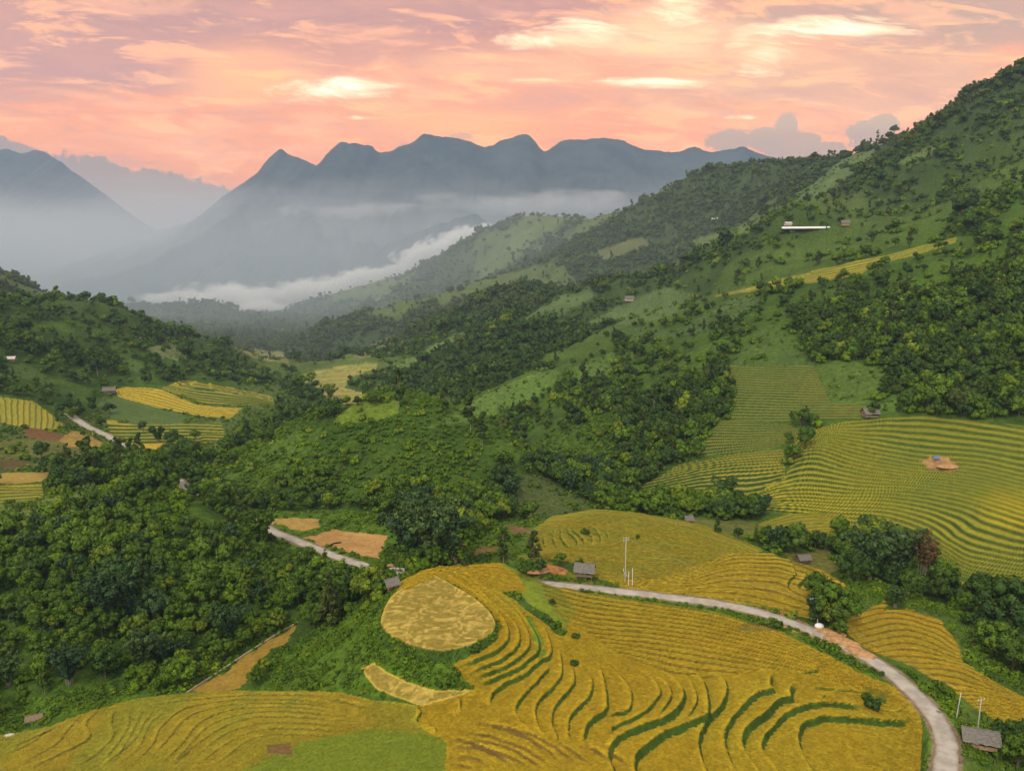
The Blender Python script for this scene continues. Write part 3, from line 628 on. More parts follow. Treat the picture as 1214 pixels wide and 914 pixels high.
def mesh_np(name, verts, quads=None, tris=None, col=None, smooth=True, extra=None):
    me = bpy.data.meshes.new(name)
    verts = np.ascontiguousarray(verts, np.float32)
    faces = []; starts = []; tot = []
    n = 0; loops = []
    if quads is not None and len(quads):
        loops.append(np.asarray(quads, np.int32).ravel()); starts.append(np.arange(len(quads)) * 4); n = len(quads) * 4
    if tris is not None and len(tris):
        loops.append(np.asarray(tris, np.int32).ravel()); starts.append(n + np.arange(len(tris)) * 3)
    loops = np.concatenate(loops).astype(np.int32); starts = np.concatenate(starts).astype(np.int32)
    me.vertices.add(len(verts)); me.vertices.foreach_set('co', verts.ravel())
    me.loops.add(len(loops)); me.loops.foreach_set('vertex_index', loops)
    me.polygons.add(len(starts)); me.polygons.foreach_set('loop_start', starts)
    me.update(calc_edges=True)
    me.polygons.foreach_set('use_smooth', np.full(len(starts), smooth, bool))
    if col is not None:
        at = me.attributes.new('tint', 'FLOAT_COLOR', 'POINT')
        c = np.ones((len(verts), 4), np.float32); c[:, :col.shape[1]] = col; at.data.foreach_set('color', c.ravel())
    for k, v in (extra or {}).items():
        at = me.attributes.new(k, 'FLOAT', 'POINT'); at.data.foreach_set('value', np.ascontiguousarray(v, np.float32))
    return me

# ------------------------------------------------------------------ node helper
class NT:
    def __init__(s, tree): s.t = tree; s.t.nodes.clear()
    def n(s, typ, **kw):
        nd = s.t.nodes.new(typ)
        ins = kw.pop('ins', {})
        for k, v in kw.items(): setattr(nd, k, v)
        for k, v in ins.items(): s.put(nd.inputs[k], v)
        return nd
    def put(s, sock, v):
        if isinstance(v, bpy.types.NodeSocket): s.t.links.new(v, sock)
        elif v is not None:
            if hasattr(sock.default_value, '__len__') and not hasattr(v, '__len__'): v = [v] * len(sock.default_value)
            if hasattr(v, '__len__') and len(v) == 3 and len(sock.default_value) == 4: v = (*v, 1)
            sock.default_value = v
    def m(s, op, a=0, b=0, c=0, clamp=False):
        nd = s.n('ShaderNodeMath', operation=op, use_clamp=clamp); s.put(nd.inputs[0], a); s.put(nd.inputs[1], b); s.put(nd.inputs[2], c)
        return nd.outputs[0]
    def mixc(s, f, a, b, blend='MIX'):
        nd = s.n('ShaderNodeMix', data_type='RGBA', blend_type=blend, clamp_factor=True)
        s.put(nd.inputs[0], f); s.put(nd.inputs[6], a); s.put(nd.inputs[7], b); return nd.outputs[2]
    def noise(s, vec, scale, detail=3, rough=.5, out=0, dist=0):
        nd = s.n('ShaderNodeTexNoise'); s.put(nd.inputs['Vector'], vec); s.put(nd.inputs['Scale'], scale)
        s.put(nd.inputs['Detail'], detail); s.put(nd.inputs['Roughness'], rough); s.put(nd.inputs['Distortion'], dist); return nd.outputs[out]
    def mr(s, v, a, b, c=0, d=1, smooth=True):
        nd = s.n('ShaderNodeMapRange', interpolation_type='SMOOTHSTEP' if smooth else 'LINEAR')
        for i, x in enumerate((v, a, b, c, d)): s.put(nd.inputs[i], x)
        return nd.outputs[0]

def mat(name, fn, rough=.9, spec=.15):
    m = bpy.data.materials.new(name); m.use_nodes = True
    t = NT(m.node_tree); out = t.n('ShaderNodeOutputMaterial'); b = t.n('ShaderNodeBsdfPrincipled')
    b.inputs['Roughness'].default_value = rough; b.inputs['Specular IOR Level'].default_value = spec
    t.t.links.new(b.outputs[0], out.inputs[0]); fn(t, b); return m

def m_ground(t, b, scale=1.0, bump=.5, dist=.4, var=.5):
    co = t.n('ShaderNodeTexCoord').outputs['Object']; at = t.n('ShaderNodeAttribute', attribute_name='tint').outputs['Color']
    n1 = t.noise(co, .9 * scale, 4, .65); n2 = t.noise(co, 4.5 * scale, 2, .6)
    k = t.m('ADD', t.m('MULTIPLY', t.mr(n1, .3, .7), var), t.m('MULTIPLY', t.mr(n2, .3, .7), var * .7))
    k = t.m('ADD', k, 1 - var * .85)
    c = t.n('ShaderNodeVectorMath', operation='SCALE', ins={0: at}); t.put(c.inputs['Scale'], k)
    t.put(b.inputs['Base Color'], c.outputs[0])
    bp = t.n('ShaderNodeBump'); t.put(bp.inputs['Height'], t.m('ADD', n1, t.m('MULTIPLY', n2, .6))); bp.inputs['Strength'].default_value = bump; bp.inputs['Distance'].default_value = dist
    t.t.links.new(bp.outputs[0], b.inputs['Normal'])
M_GROUND = mat('ground_green', lambda t, b: m_ground(t, b, .5, .8, 1.2, .55))
M_RICE = mat('rice_crop', lambda t, b: m_ground(t, b, 1.1, .7, .35, .42))
M_STUB = mat('rice_stubble', lambda t, b: m_ground(t, b, .9, .5, .3, .35))

def m_leaf(t, b, c1, c2, c3, trans=.0):
    at = t.n('ShaderNodeAttribute', attribute_name='tint').outputs['Color']
    rnd = t.n('ShaderNodeObjectInfo').outputs['Random']
    c = t.mixc(t.mr(rnd, .0, .7), c1, c2); c = t.mixc(t.mr(rnd, .8, 1.0), c, c3)
    lc = t.n('ShaderNodeObjectInfo').outputs['Location']; pn = t.noise(lc, .045, 3, .6); c = t.mixc(t.mr(pn, .40, .66), c, t.mixc(1.0, c, (1.55, 1.40, .9), 'MULTIPLY'))
    c = t.mixc(1.0, c, at, 'MULTIPLY'); t.put(b.inputs['Base Color'], c)
    tr = t.n('ShaderNodeBsdfTranslucent'); t.put(tr.inputs['Color'], t.mixc(1.0, c, (1.5, 1.45, .7), 'MULTIPLY'))
    mx = t.n('ShaderNodeMixShader'); mx.inputs[0].default_value = .22; t.t.links.new(b.outputs[0], mx.inputs[1]); t.t.links.new(tr.outputs[0], mx.inputs[2])
    out = [n for n in t.t.nodes if n.type == 'OUTPUT_MATERIAL'][0]; t.t.links.new(mx.outputs[0], out.inputs[0])
LEAF = dict(
 broad=mat('leaf_broad', lambda t, b: m_leaf(t, b, (.070,.140,.012), (.105,.190,.014), (.185,.250,.020)), .7, .25),
 dark=mat('leaf_dark', lambda t, b: m_leaf(t, b, (.040,.092,.015), (.060,.122,.017), (.088,.150,.018)), .7, .25),
 shrub=mat('leaf_shrub', lambda t, b: m_leaf(t, b, (.085,.175,.012), (.130,.230,.014), (.200,.280,.022)), .75, .2),
 bamboo=mat('leaf_bamboo', lambda t, b: m_leaf(t, b, (.042,.098,.036), (.056,.118,.036), (.085,.145,.038)), .65, .3),
 olive=mat('leaf_olive', lambda t, b: m_leaf(t, b, (.062,.105,.022), (.058,.110,.020), (.085,.115,.026)), .8, .15),
 far=mat('leaf_far', lambda t, b: m_leaf(t, b, (.064,.108,.028), (.082,.130,.030), (.105,.150,.034)), .9, .1),
 dry=mat('leaf_dry', lambda t, b: m_leaf(t, b, (.16,.10,.04), (.20,.13,.05), (.20,.13,.05)), .9, .1),
)
def m_plain(c, var=.3, sc=6, stretch=(1,1,1), bump=.3):
    def f(t, b):
        co = t.n('ShaderNodeTexCoord').outputs['Object']
        mp = t.n('ShaderNodeMapping', ins={0: co}); mp.inputs['Scale'].default_value = stretch
        n = t.noise(mp.outputs[0], sc, 4, .6)
        k = t.m('ADD', t.m('MULTIPLY', t.mr(n, .25, .75), 2 * var), 1 - var)
        cc = t.n('ShaderNodeVectorMath', operation='SCALE'); cc.inputs[0].default_value = c; t.put(cc.inputs['Scale'], k)
        t.put(b.inputs['Base Color'], cc.outputs[0])
        bp = t.n('ShaderNodeBump'); t.put(bp.inputs['Height'], n); bp.inputs['Strength'].default_value = bump; bp.inputs['Distance'].default_value = .03
        t.t.links.new(bp.outputs[0], b.inputs['Normal'])
    return f
M_BARK = mat('bark', m_plain((.13,.10,.07), .35, 3, (1,1,.2)), .9)
M_PALEBARK = mat('pale_bark', m_plain((.30,.25,.18), .3, 3, (1,1,.2)), .9)
M_WOOD = mat('weathered_wood', m_plain((.23,.17,.115), .45, 3, (4,4,.4)), .9)
M_OCHRE = mat('clay_wall', m_plain((.42,.26,.14), .3, 2), .9)
M_ROOF = mat('grey_shingle', m_plain((.17,.155,.135), .5, 2.2, (1,6,1), .5), .85)
M_GAPSHADE = mat('gap_shade', m_plain((.03,.025,.02), .3, 2), .9)  # near-black that paints the shade under the greenhouse
M_CONC = mat('pale_concrete', m_plain((.52,.49,.44), .15, 4), .8)
M_WHITE = mat('white_sheet', m_plain((.78,.78,.76), .06, 3), .5, .4)
M_BLUE = mat('blue_tarp', m_plain((.07,.17,.55), .15, 3), .5, .4)
M_SOIL = mat('bare_soil', m_plain((.42,.24,.11), .3, 1.2), .95)
M_METAL = mat('grey_metal', m_plain((.35,.35,.34), .1, 6), .5, .5)
M_STRAW = mat('burnt_straw', m_plain((.022,.018,.015), .4, 2), .95)
M_TERRA = mat('rusty_roof', m_plain((.25,.17,.14), .3, 2), .85)

# ------------------------------------------------------------------ land
X, Y, Z, GA, GR, COLOR, CLS, CLR, GRS, FIELDP, ROADS, PK0 = build_land(GRID_SCALE)
PK = Picker(GA, GR, Z)
nr, nc = X.shape
VERT = np.stack([X, Y, Z], -1).reshape(-1, 3)
COLF = COLOR.reshape(-1, 3).clip(.004, .9)
ii, jj = np.meshgrid(np.arange(nr - 1), np.arange(nc - 1), indexing='ij')
q0 = (ii * nc + jj).ravel()
QUADS = np.stack([q0, q0 + 1, q0 + nc + 1, q0 + nc], -1)
QC = CLS[:-1, :-1].ravel()
QV = V_ = None
ud, vd = project(X, Y, Z)
QU = ud[:-1, :-1].ravel(); QV = vd[:-1, :-1].ravel()
def land_piece(name, sel, material):
    q = QUADS[sel]
    if len(q) == 0: return None
    used = np.unique(q); remap = np.full(len(VERT), -1, np.int64); remap[used] = np.arange(len(used))
    me = mesh_np(name, VERT[used], quads=remap[q], col=COLF[used]); me.materials.append(material)
    return link(bpy.data.objects.new(name, me))
g = land_piece('terrain', QC == 0, M_GROUND); tag(g, kind='structure')
PIECES = [
 ('rice_field', QC == 1, M_RICE, 'golden ripe rice on curving terraces with dark green banks below the road'),
 ('rice_field', QC == 3, M_RICE, 'olive and ochre half cut rice field with thin wavy bunds at the lower left edge'),
 ('rice_field', QC == 4, M_RICE, 'olive and golden rice on the rounded mound beyond the grey road'),
 ('rice_field', QC == 5, M_RICE, 'golden rice strip between the road bend and the dark gully trees'),
 ('rice_field', QC == 6, M_RICE, 'yellow green rice on dozens of narrow contour terraces on the right valley side'),
 ('rice_field', QC == 7, M_RICE, 'small yellow and green rice terraces on the valley floor beyond the left wood'),
 ('rice_field', QC == 8, M_RICE, 'thin band of yellow green terraces along the crest of the right ridge'),
 ('stubble_field', (QC == 2) & (QU > 440) & (QV < 782), M_STUB, 'round field of cut straw stubble on top of the green knoll'),
 ('stubble_field', (QC == 2) & (QU > 400) & (QV >= 782), M_STUB, 'small crescent of cut straw below the round stubble field'),
 ('drained_paddy', (QC == 2) & (QU < 480) & (QV < 700) & (QU > 356) & (QV > 627.5), M_STUB, 'larger bare tan paddy beside the pale road with a black heap on it'),
 ('drained_paddy', (QC == 2) & (QU < 385) & (QV <= 627.5 + 0 * QU) , M_STUB, 'smaller tan paddy above the pale road at the foot of the centre hill'),
 ('drained_paddy', (QC == 2) & (QU < 400) & (QV >= 700), M_STUB, 'narrow brown wedge of muddy paddy in the gully below the left wood'),
]
_done = np.zeros(len(QC), bool); _done |= QC == 0
for nm, sel, mt, lab in PIECES:
    sel = sel & ~_done; _done |= sel
    o = land_piece(nm, sel, mt)
    if o: tag(o, lab, 'rice field' if nm == 'rice_field' else 'field', kind='stuff')
if (~_done).any():
    o = land_piece('grass', ~_done, M_GROUND); tag(o, 'rough grass beside the drained fields', 'grass', kind='stuff')
del QUADS, q0, ii, jj

def gz(x, y): return float(PK.ground(np.array([x]), np.array([y]))[0])
def pick(u, v):
    p = PK.pick(u, v); return Vector(p) if p is not None else Vector(at_d(u, v, 2000))

# ------------------------------------------------------------------ roads
def m_road(t, b):
    co = t.n('ShaderNodeTexCoord').outputs['Object']
    n1 = t.noise(co, .35, 5, .65); n2 = t.noise(co, 3, 3, .6)
    c = t.mixc(t.mr(n1, .35, .65), (.33,.295,.25), (.46,.415,.36)); c = t.mixc(t.mr(n2, .55, .8, 0, .5), c, (.22,.19,.16))
    at = t.n('ShaderNodeAttribute', attribute_name='edge').outputs['Fac']
    e = t.m('ADD', at, t.m('MULTIPLY', t.m('SUBTRACT', t.noise(co, .8, 4, .7), .5), .7))
    c = t.mixc(t.mr(e, .75, 1.0, 0, .8), c, (.30,.21,.13))
    # patched potholes
    v = t.n('ShaderNodeTexVoronoi', ins={'Vector': co, 'Scale': .13}); c = t.mixc(t.mr(v.outputs['Distance'], .09, .05, 0, .8), c, (.16,.14,.13))
    t.put(b.inputs['Base Color'], c)
    bp = t.n('ShaderNodeBump'); t.put(bp.inputs['Height'], n2); bp.inputs['Strength'].default_value = .3; bp.inputs['Distance'].default_value = .05
    t.t.links.new(bp.outputs[0], b.inputs['Normal'])
M_ROAD = mat('worn_concrete_road', m_road, .85)
for k, (W, wid) in enumerate(ROADS):
    W = np.array(W); L = np.concatenate([[0], np.cumsum(np.linalg.norm(np.diff(W[:, :2], axis=0), axis=1))])
    n = int(L[-1] / 1.0); s = np.linspace(0, L[-1], n)
    P = np.stack([np.interp(s, L, W[:, i]) for i in range(3)], -1)
    T = np.gradient(P[:, :2], axis=0); T /= np.linalg.norm(T, axis=1)[:, None]; N = np.stack([-T[:, 1], T[:, 0]], -1)
    offs = [-1, -.99, -.5, 0, .5, .99, 1]
    vv = []; ee = []
    for o_ in offs:
        w_ = wid / 2 * (1 + .05 * np.sin(s * .7 + k) + .04 * np.sin(s * 1.9)) 
        p = P.copy(); p[:, :2] += N * (w_ * o_)[:, None]; p[:, 2] += (.02 + .06 * (1 - o_ * o_)) if abs(o_) < 1 else -.35
        vv.append(p); ee.append(np.full(n, abs(o_)))
    vv = np.stack(vv, 1); m_ = len(offs)
    q = [(i * m_ + j, i * m_ + j + 1, (i + 1) * m_ + j + 1, (i + 1) * m_ + j) for i in range(n - 1) for j in range(m_ - 1)]
    me = mesh_np('road', vv.reshape(-1, 3), quads=np.array(q)[:, ::-1], extra={'edge': np.stack(ee, 1).ravel()}); me.materials.append(M_ROAD)
    tag(link(bpy.data.objects.new('road', me)), kind='structure')

# ------------------------------------------------------------------ leaf crowns
def ico(sub=1):
    t = (1 + 5 ** .5) / 2
    v = [(-1,t,0),(1,t,0),(-1,-t,0),(1,-t,0),(0,-1,t),(0,1,t),(0,-1,-t),(0,1,-t),(t,0,-1),(t,0,1),(-t,0,-1),(-t,0,1)]
    f = [(0,11,5),(0,5,1),(0,1,7),(0,7,10),(0,10,11),(1,5,9),(5,11,4),(11,10,2),(10,7,6),(7,1,8),(3,9,4),(3,4,2),(3,2,6),(3,6,8),(3,8,9),(4,9,5),(2,4,11),(6,2,10),(8,6,7),(9,8,1)]
    v = [np.array(p) / np.linalg.norm(p) for p in v]
    for _ in range(sub):
        cache = {}; nf = []
        def mid(a, b):
            k = (min(a, b), max(a, b))
            if k not in cache: p = v[a] + v[b]; v.append(p / np.linalg.norm(p)); cache[k] = len(v) - 1
            return cache[k]
        for a, b, c in f: ab, bc, ca = mid(a, b), mid(b, c), mid(c, a); nf += [(a, ab, ca), (b, bc, ab), (c, ca, bc), (ab, bc, ca)]
        f = nf
    return np.array(v), np.array(f)
ICO = {0: ico(0), 1: ico(1)}

def crown(rs, clumps, leaf, per, core=.78, flat=1.0, droop=0.0, coresub=1):
    """clumps: rows of x,y,z,r,bright. Leaves sit on each clump's shell, over a small, slightly darker core of the same leaf"""
    V = []; Tq = []; C = []; Tt = []; NR = []; nV = 0
    for cx, cy, cz, r, br in clumps:
        iv, it = ICO[coresub]
        p = iv * (1 + .25 * (rs.random((len(iv), 1)) - .5)) * r * core * np.array([1, 1, flat]) + (cx, cy, cz)
        V.append(p); C.append(np.full((len(p), 3), br * .9)); Tt.append(it + nV); nV += len(p); NR.append(iv)
        d = rs.normal(size=(per, 3)); d[:, 2] = d[:, 2] * .9 + .35; d /= np.linalg.norm(d, axis=1)[:, None]
        pos = d * (r * (.78 + .38 * rs.random((per, 1)))) * np.array([1, 1, flat]) + (cx, cy, cz)
        pos[:, 2] -= droop * r * (d[:, 0] ** 2 + d[:, 1] ** 2)
        nrm = d + .75 * rs.normal(size=(per, 3)); nrm /= np.linalg.norm(nrm, axis=1)[:, None]
        a = np.cross(nrm, rs.normal(size=(per, 3))); a /= np.linalg.norm(a, axis=1)[:, None]; b = np.cross(nrm, a)
        L = leaf * (.6 + .8 * rs.random((per, 1)))
        q = np.stack([pos - a * L, pos - b * L * .55, pos + a * L, pos + b * L * .55], 1)
        V.append(q.reshape(-1, 3)); Tq.append(np.arange(per * 4).reshape(-1, 4) + nV); nV += per * 4
        nn = d + .30 * rs.normal(size=(per, 3)) + (0, 0, .15); nn /= np.linalg.norm(nn, axis=1)[:, None]; NR.append(np.repeat(nn, 4, 0))
        k = br * (.75 + .5 * rs.random((per, 1))); hue = (rs.random((per, 1)) - .5) * .25
        cc = np.concatenate([k * (1 + hue), k, k * (1 - hue)], 1); C.append(np.repeat(cc, 4, 0))
    crown.normals = np.concatenate(NR)
    return np.concatenate(V), np.concatenate(Tq), np.concatenate(Tt), np.concatenate(C)

def crown_mesh(name, data, m, nr):
    V, q, t, c = data; me = mesh_np(name, V, quads=q, tris=t, col=c, smooth=True); me.materials.append(m); me.normals_split_custom_set_from_vertices(nr); return me

def tube(paths, seg=6):
    """paths: lists of (x,y,z,r)"""
    V = []; Q = []; n = 0
    for P in paths:
        P = np.array(P, float)
        for i, (x, y, z, r) in enumerate(P):
            T = P[min(i + 1, len(P) - 1), :3] - P[max(i - 1, 0), :3]; T /= np.linalg.norm(T) + 1e-9
            A = np.cross(T, (0, 0, 1) if abs(T[2]) < .9 else (1, 0, 0)); A /= np.linalg.norm(A); B = np.cross(T, A)
            for k in range(seg):
                th = 2 * PI * k / seg; V.append(np.array([x, y, z]) + r * (math.cos(th) * A + math.sin(th) * B))
        for i in range(len(P) - 1):
            for k in range(seg): Q.append((n + i * seg + k, n + i * seg + (k + 1) % seg, n + (i + 1) * seg + (k + 1) % seg, n + (i + 1) * seg + k))
        n += len(P) * seg
    return np.array(V), np.array(Q)

def tree_data(kind, seed, lod):
    """unit tree about one metre tall per 'height' handled by caller: real metres here"""
    rs = np.random.default_rng(seed); cl = []; br = []
    if kind == 'round':       # 8 m tree, crown 6 m
        H = 8; nb = {0: 30, 1: 13, 2: 6}[lod]
        for i in range(nb):
            th = rs.random() * 2 * PI; ph = math.acos(1 - 1.5 * rs.random()); rr = 2.3 * (.75 + .4 * rs.random())
            x, y, z = rr * math.sin(ph) * math.cos(th), rr * math.sin(ph) * math.sin(th), 4.9 + 2.3 * math.cos(ph) * (.8 + .3 * rs.random())
            cl.append((x, y, z, {0: .85, 1: 1.25, 2: 1.7}[lod] * (.7 + .6 * rs.random()), .75 + .5 * rs.random()))
            br.append((x, y, z))
        cl.append((0, 0, 5.2, 1.9, .8))
        trunk = [[(0, 0, -.8, .26), (.1, .05, 1.5, .2), (.0, .1, 3.4, .15), (0, 0, 5, .08)]]
    elif kind == 'wide':      # spreading, tiered 9 m, crown 9 m
        H = 9; nb = {0: 40, 1: 18, 2: 7}[lod]
        for i in range(nb):
            th = rs.random() * 2 * PI; rr = 4.0 * math.sqrt(rs.random()); z = 4.2 + rs.random() * 3.4 * (1 - (rr / 4.6) ** 2)
            cl.append((rr * math.cos(th), rr * math.sin(th), z, {0: .95, 1: 1.4, 2: 2.1}[lod] * (.7 + .6 * rs.random()), .72 + .56 * rs.random())); br.append(cl[-1][:3])
        trunk = [[(0, 0, -.8, .34), (.1, .1, 1.8, .27), (0, 0, 3.8, .2), (0, 0, 5.5, .1)]]
    elif kind == 'shrub':     # 2.6 m
        H = 2.6; nb = {0: 16, 1: 8, 2: 4}[lod]
        for i in range(nb):
            th = rs.random() * 2 * PI; rr = 1.25 * math.sqrt(rs.random())
            cl.append((rr * math.cos(th), rr * math.sin(th), .5 + 1.5 * rs.random() * (1 - rr / 1.8), {0: .55, 1: .75, 2: .95}[lod] * (.7 + .6 * rs.random()), .72 + .56 * rs.random())); br.append(cl[-1][:3])
        trunk = [[(0, 0, -.4, .08), (.05, 0, .6, .06), (0, 0, 1.3, .03)]]
    elif kind == 'tall':      # slender, 15 m, ragged column
        H = 15; nb = {0: 34, 1: 16, 2: 7}[lod]
        for i in range(nb):
            z = 4 + 10.6 * rs.random(); w = 1.9 * (1 - .6 * abs((z - 8.5) / 6.5) ** 1.6); th = rs.random() * 2 * PI; rr = w * (.3 + .8 * rs.random())
            cl.append((rr * math.cos(th), rr * math.sin(th), z, {0: .75, 1: 1.05, 2: 1.5}[lod] * (.6 + .6 * rs.random()) * (.7 if z > 12.5 else 1), .72 + .5 * rs.random())); br.append(cl[-1][:3])
        trunk = [[(0, 0, -.8, .22), (.05, 0, 4, .17), (.1, .1, 9, .11), (0, 0, 14, .04)]]
    elif kind == 'bamboo':    # clump of arching plumes, 12 m
        H = 12; trunk = []; nb = {0: 26, 1: 14, 2: 6}[lod]
        for i in range(nb):
            th = rs.random() * 2 * PI; lean = 1.2 + 3.6 * rs.random(); h = 7.5 + 4 * rs.random()
            c_, s_ = math.cos(th), math.sin(th); b0 = .9 * rs.random()
            path = []
            for k in range(7):
                t = k / 6; rad = b0 + lean * t ** 2.2; z = h * (t - .16 * t ** 4)
                path.append((c_ * rad, s_ * rad, z, .06 * (1 - .7 * t)))
                if t > .3: cl.append((c_ * rad, s_ * rad, z, {0: .62, 1: .85, 2: 1.35}[lod] * (1.15 - .55 * abs(t - .65)) * (.7 + .6 * rs.random()), .68 + .6 * rs.random()))
            trunk.append(path)
    elif kind == 'conifer':   # dense dark cone, 10 m
        H = 10; nb = {0: 34, 1: 15, 2: 6}[lod]
        for i in range(nb):
            z = 1.6 + 8.2 * rs.random() ** 1.2; w = 2.5 * (1 - (z / 10.6)) + .2; th = rs.random() * 2 * PI; rr = w * (.5 + .5 * rs.random())
            cl.append((rr * math.cos(th), rr * math.sin(th), z, {0: .7, 1: 1.0, 2: 1.5}[lod] * (.45 + .7 * (1 - z / 11)), .72 + .5 * rs.random())); br.append(cl[-1][:3])
        trunk = [[(0, 0, -.8, .2), (0, 0, 5, .12), (0, 0, 9.6, .03)]]
    elif kind == 'dead':      # bare brown feathery stems, 13 m
        H = 13; trunk = []
        for i in range(9):
            th = rs.random() * 2 * PI; lean = .4 + 1.3 * rs.random(); h = 10 + 3 * rs.random(); c_, s_ = math.cos(th), math.sin(th)
            path = [(c_ * (.3 + lean * t ** 1.5), s_ * (.3 + lean * t ** 1.5), h * t, .07 * (1 - .7 * t)) for t in (0, .25, .5, .75, 1)]
            trunk.append(path)
            for t in (.65, .75, .85, .95): cl.append((c_ * (.3 + lean * t ** 1.5), s_ * (.3 + lean * t ** 1.5), h * t, .45 + .35 * rs.random(), .75 + .5 * rs.random()))
    if kind not in ('bamboo', 'dead'):
        for k in range(min(len(br), 7)):
            x, y, z = br[k]; trunk.append([(0, 0, max(.4, z * .45), .09 * H / 9), (x * .45, y * .45, z * .72, .06 * H / 9), (x * .9, y * .9, z * .97, .025)])
    leaf = {0: .30, 1: .48, 2: .85}[lod]; per = {0: 95, 1: 55, 2: 26}[lod]
    if kind == 'shrub': leaf *= .62; per = int(per * .8)
    if kind == 'dead': per = 40; leaf = .22
    if kind == 'bamboo': per = int(per * .55)
    core = .0 if kind == 'dead' else (.5 if kind == 'bamboo' and lod == 0 else .74)
    return crown(rs, cl, leaf, per, core=max(core, .02), droop=.25 if kind == 'bamboo' else .08, coresub=1 if lod < 2 else 0), tube(trunk, 6 if lod == 0 else 4)

_tm = {}
def tree_meshes(kind, var, lod, leafm):
    k = (kind, var, lod, leafm)
    if k not in _tm:
        cr, tr = tree_data(kind, 100 + var * 13 + hash(kind) % 1 + len(kind) * 7, lod)
        nrm_ = crown.normals; cm_ = crown_mesh('crown', cr, LEAF[leafm], nrm_)
        tm_ = mesh_np('trunk', tr[0], quads=tr[1]); tm_.materials.append(M_PALEBARK if kind in ('tall', 'bamboo', 'dead') else M_BARK)
        _tm[k] = (cm_, tm_, cr, tr, nrm_)
    return _tm[k]

def place_tree(name, kind, var, leafm, loc, sc, rz, label, cat='tree', group=None, lod=0, sz=1.0):
    cm_, tm_, _, _, _ = tree_meshes(kind, var, lod, leafm)
    e = link(bpy.data.objects.new(name, None)); e.location = loc; e.rotation_euler = (0, 0, rz); e.scale = (sc, sc, sc * sz); e.empty_display_size = .5
    tag(e, label, cat, group)
    link(bpy.data.objects.new('trunk', tm_), e); link(bpy.data.objects.new('crown' if cat != 'bush' else 'foliage', cm_), e)
    return e

# ------------------------------------------------------------------ rice plants standing in the near fields
def m_tuft(t, b):
    at = t.n('ShaderNodeAttribute', attribute_name='tint', attribute_type='INSTANCER').outputs['Color']
    sh = t.n('ShaderNodeAttribute', attribute_name='shade').outputs['Fac']
    c = t.n('ShaderNodeVectorMath', operation='SCALE', ins={0: at}); t.put(c.inputs['Scale'], sh); t.put(b.inputs['Base Color'], c.outputs[0])
M_TUFT = mat('rice_plant', m_tuft, .85, .15)
# ------------------------------------------------------------------ where the trees stand
NOTREE = [[(385,690),(420,700),(440,722),(400,728)]]
def dilate(M, k):
    out = M.copy()
    for _ in range(k):
        o = out.copy(); o[1:] |= out[:-1]; o[:-1] |= out[1:]; o[:, 1:] |= out[:, :-1]; o[:, :-1] |= out[:, 1:]; out = o
    return out
CLRD = dilate(CLR & (CLS > 0), 7); CLRS = dilate(CLR & (CLS > 0), 3)
def tree_spots():
    rs = np.random.default_rng(5); out = []
    run = PK.run
    for D0, D1, sp in ((120, 330, 3.0), (330, 470, 3.0), (470, 620, 4.6), (620, 800, 5.6), (800, 1100, 6.0), (1100, 1600, 7.4), (1600, 3000, 12.0)):
        gx, gy = np.meshgrid(np.arange(-.93 * D1, .93 * D1, sp), np.arange(D0, D1, sp))
        x = (gx + (rs.random(gx.shape) - .5) * sp * 1.0).ravel(); y = (gy + (rs.random(gx.shape) - .5) * sp * 1.0).ravel()
        k = (np.abs(x / y) < .9) & (y > D0 * .99); x = x[k]; y = y[k]
        j = np.clip(np.searchsorted(GA, x / y), 1, len(GA) - 1); i = np.clip(np.searchsorted(GR, y), 1, len(GR) - 1)
        z = PK.ground(x, y); u, v = project(x, y, z)
        vis = (z + 7) / y > run[i, j] - (.0 if D0 > 450 else .02)
        k = vis & ~CLR[i, j] & (v > 60) & (y > 133) & ~(CLRD[i, j] & (y < 330)) & ~(CLRS[i, j])
        out.append(np.stack([x, y, z, u, v, np.full(len(x), sp), FIELDP[i, j]], -1)[k])
    P = np.concatenate(out)
    x, y, u, v = P[:, 0], P[:, 1], P[:, 3], P[:, 4]
    dens = fbm(x / 60, y / 60, 3, 91); r = rs.random(len(P))
    keep = np.ones(len(P), bool)
    farm = y > 470
    keep &= ~(farm & (P[:, 6] > 0) & (r > .12))
    keep &= ~(farm & (dens < -.14) & (r > .35) & ~((y < 960) & (u > 430) & (u < 745) & (v > 385) & (v < 470)))
    keep &= ~((y < 345) & (u > 240) & (u < 330) & (v > 535) & (v < 575) & (r > .3))
    d2 = fbm(x / 22, y / 22, 3, 93); hill = (y > 300) & (y < 470) & (u > 230) & (u < 730) & (v < 575)
    keep &= ~(hill & (d2 < -.16) & (r > .4))
    dk = (y > 600) & (y < 960) & (u > 430) & (u < 745) & (v > 385) & (v < 470)
    keep &= ~((y > 470) & (y < 900) & (d2 < -.04) & (r > .25) & ~dk)
    keep &= ~((y < 300) & (u < 400) & (d2 < -.25) & (r > .5))
    return P[keep], rs

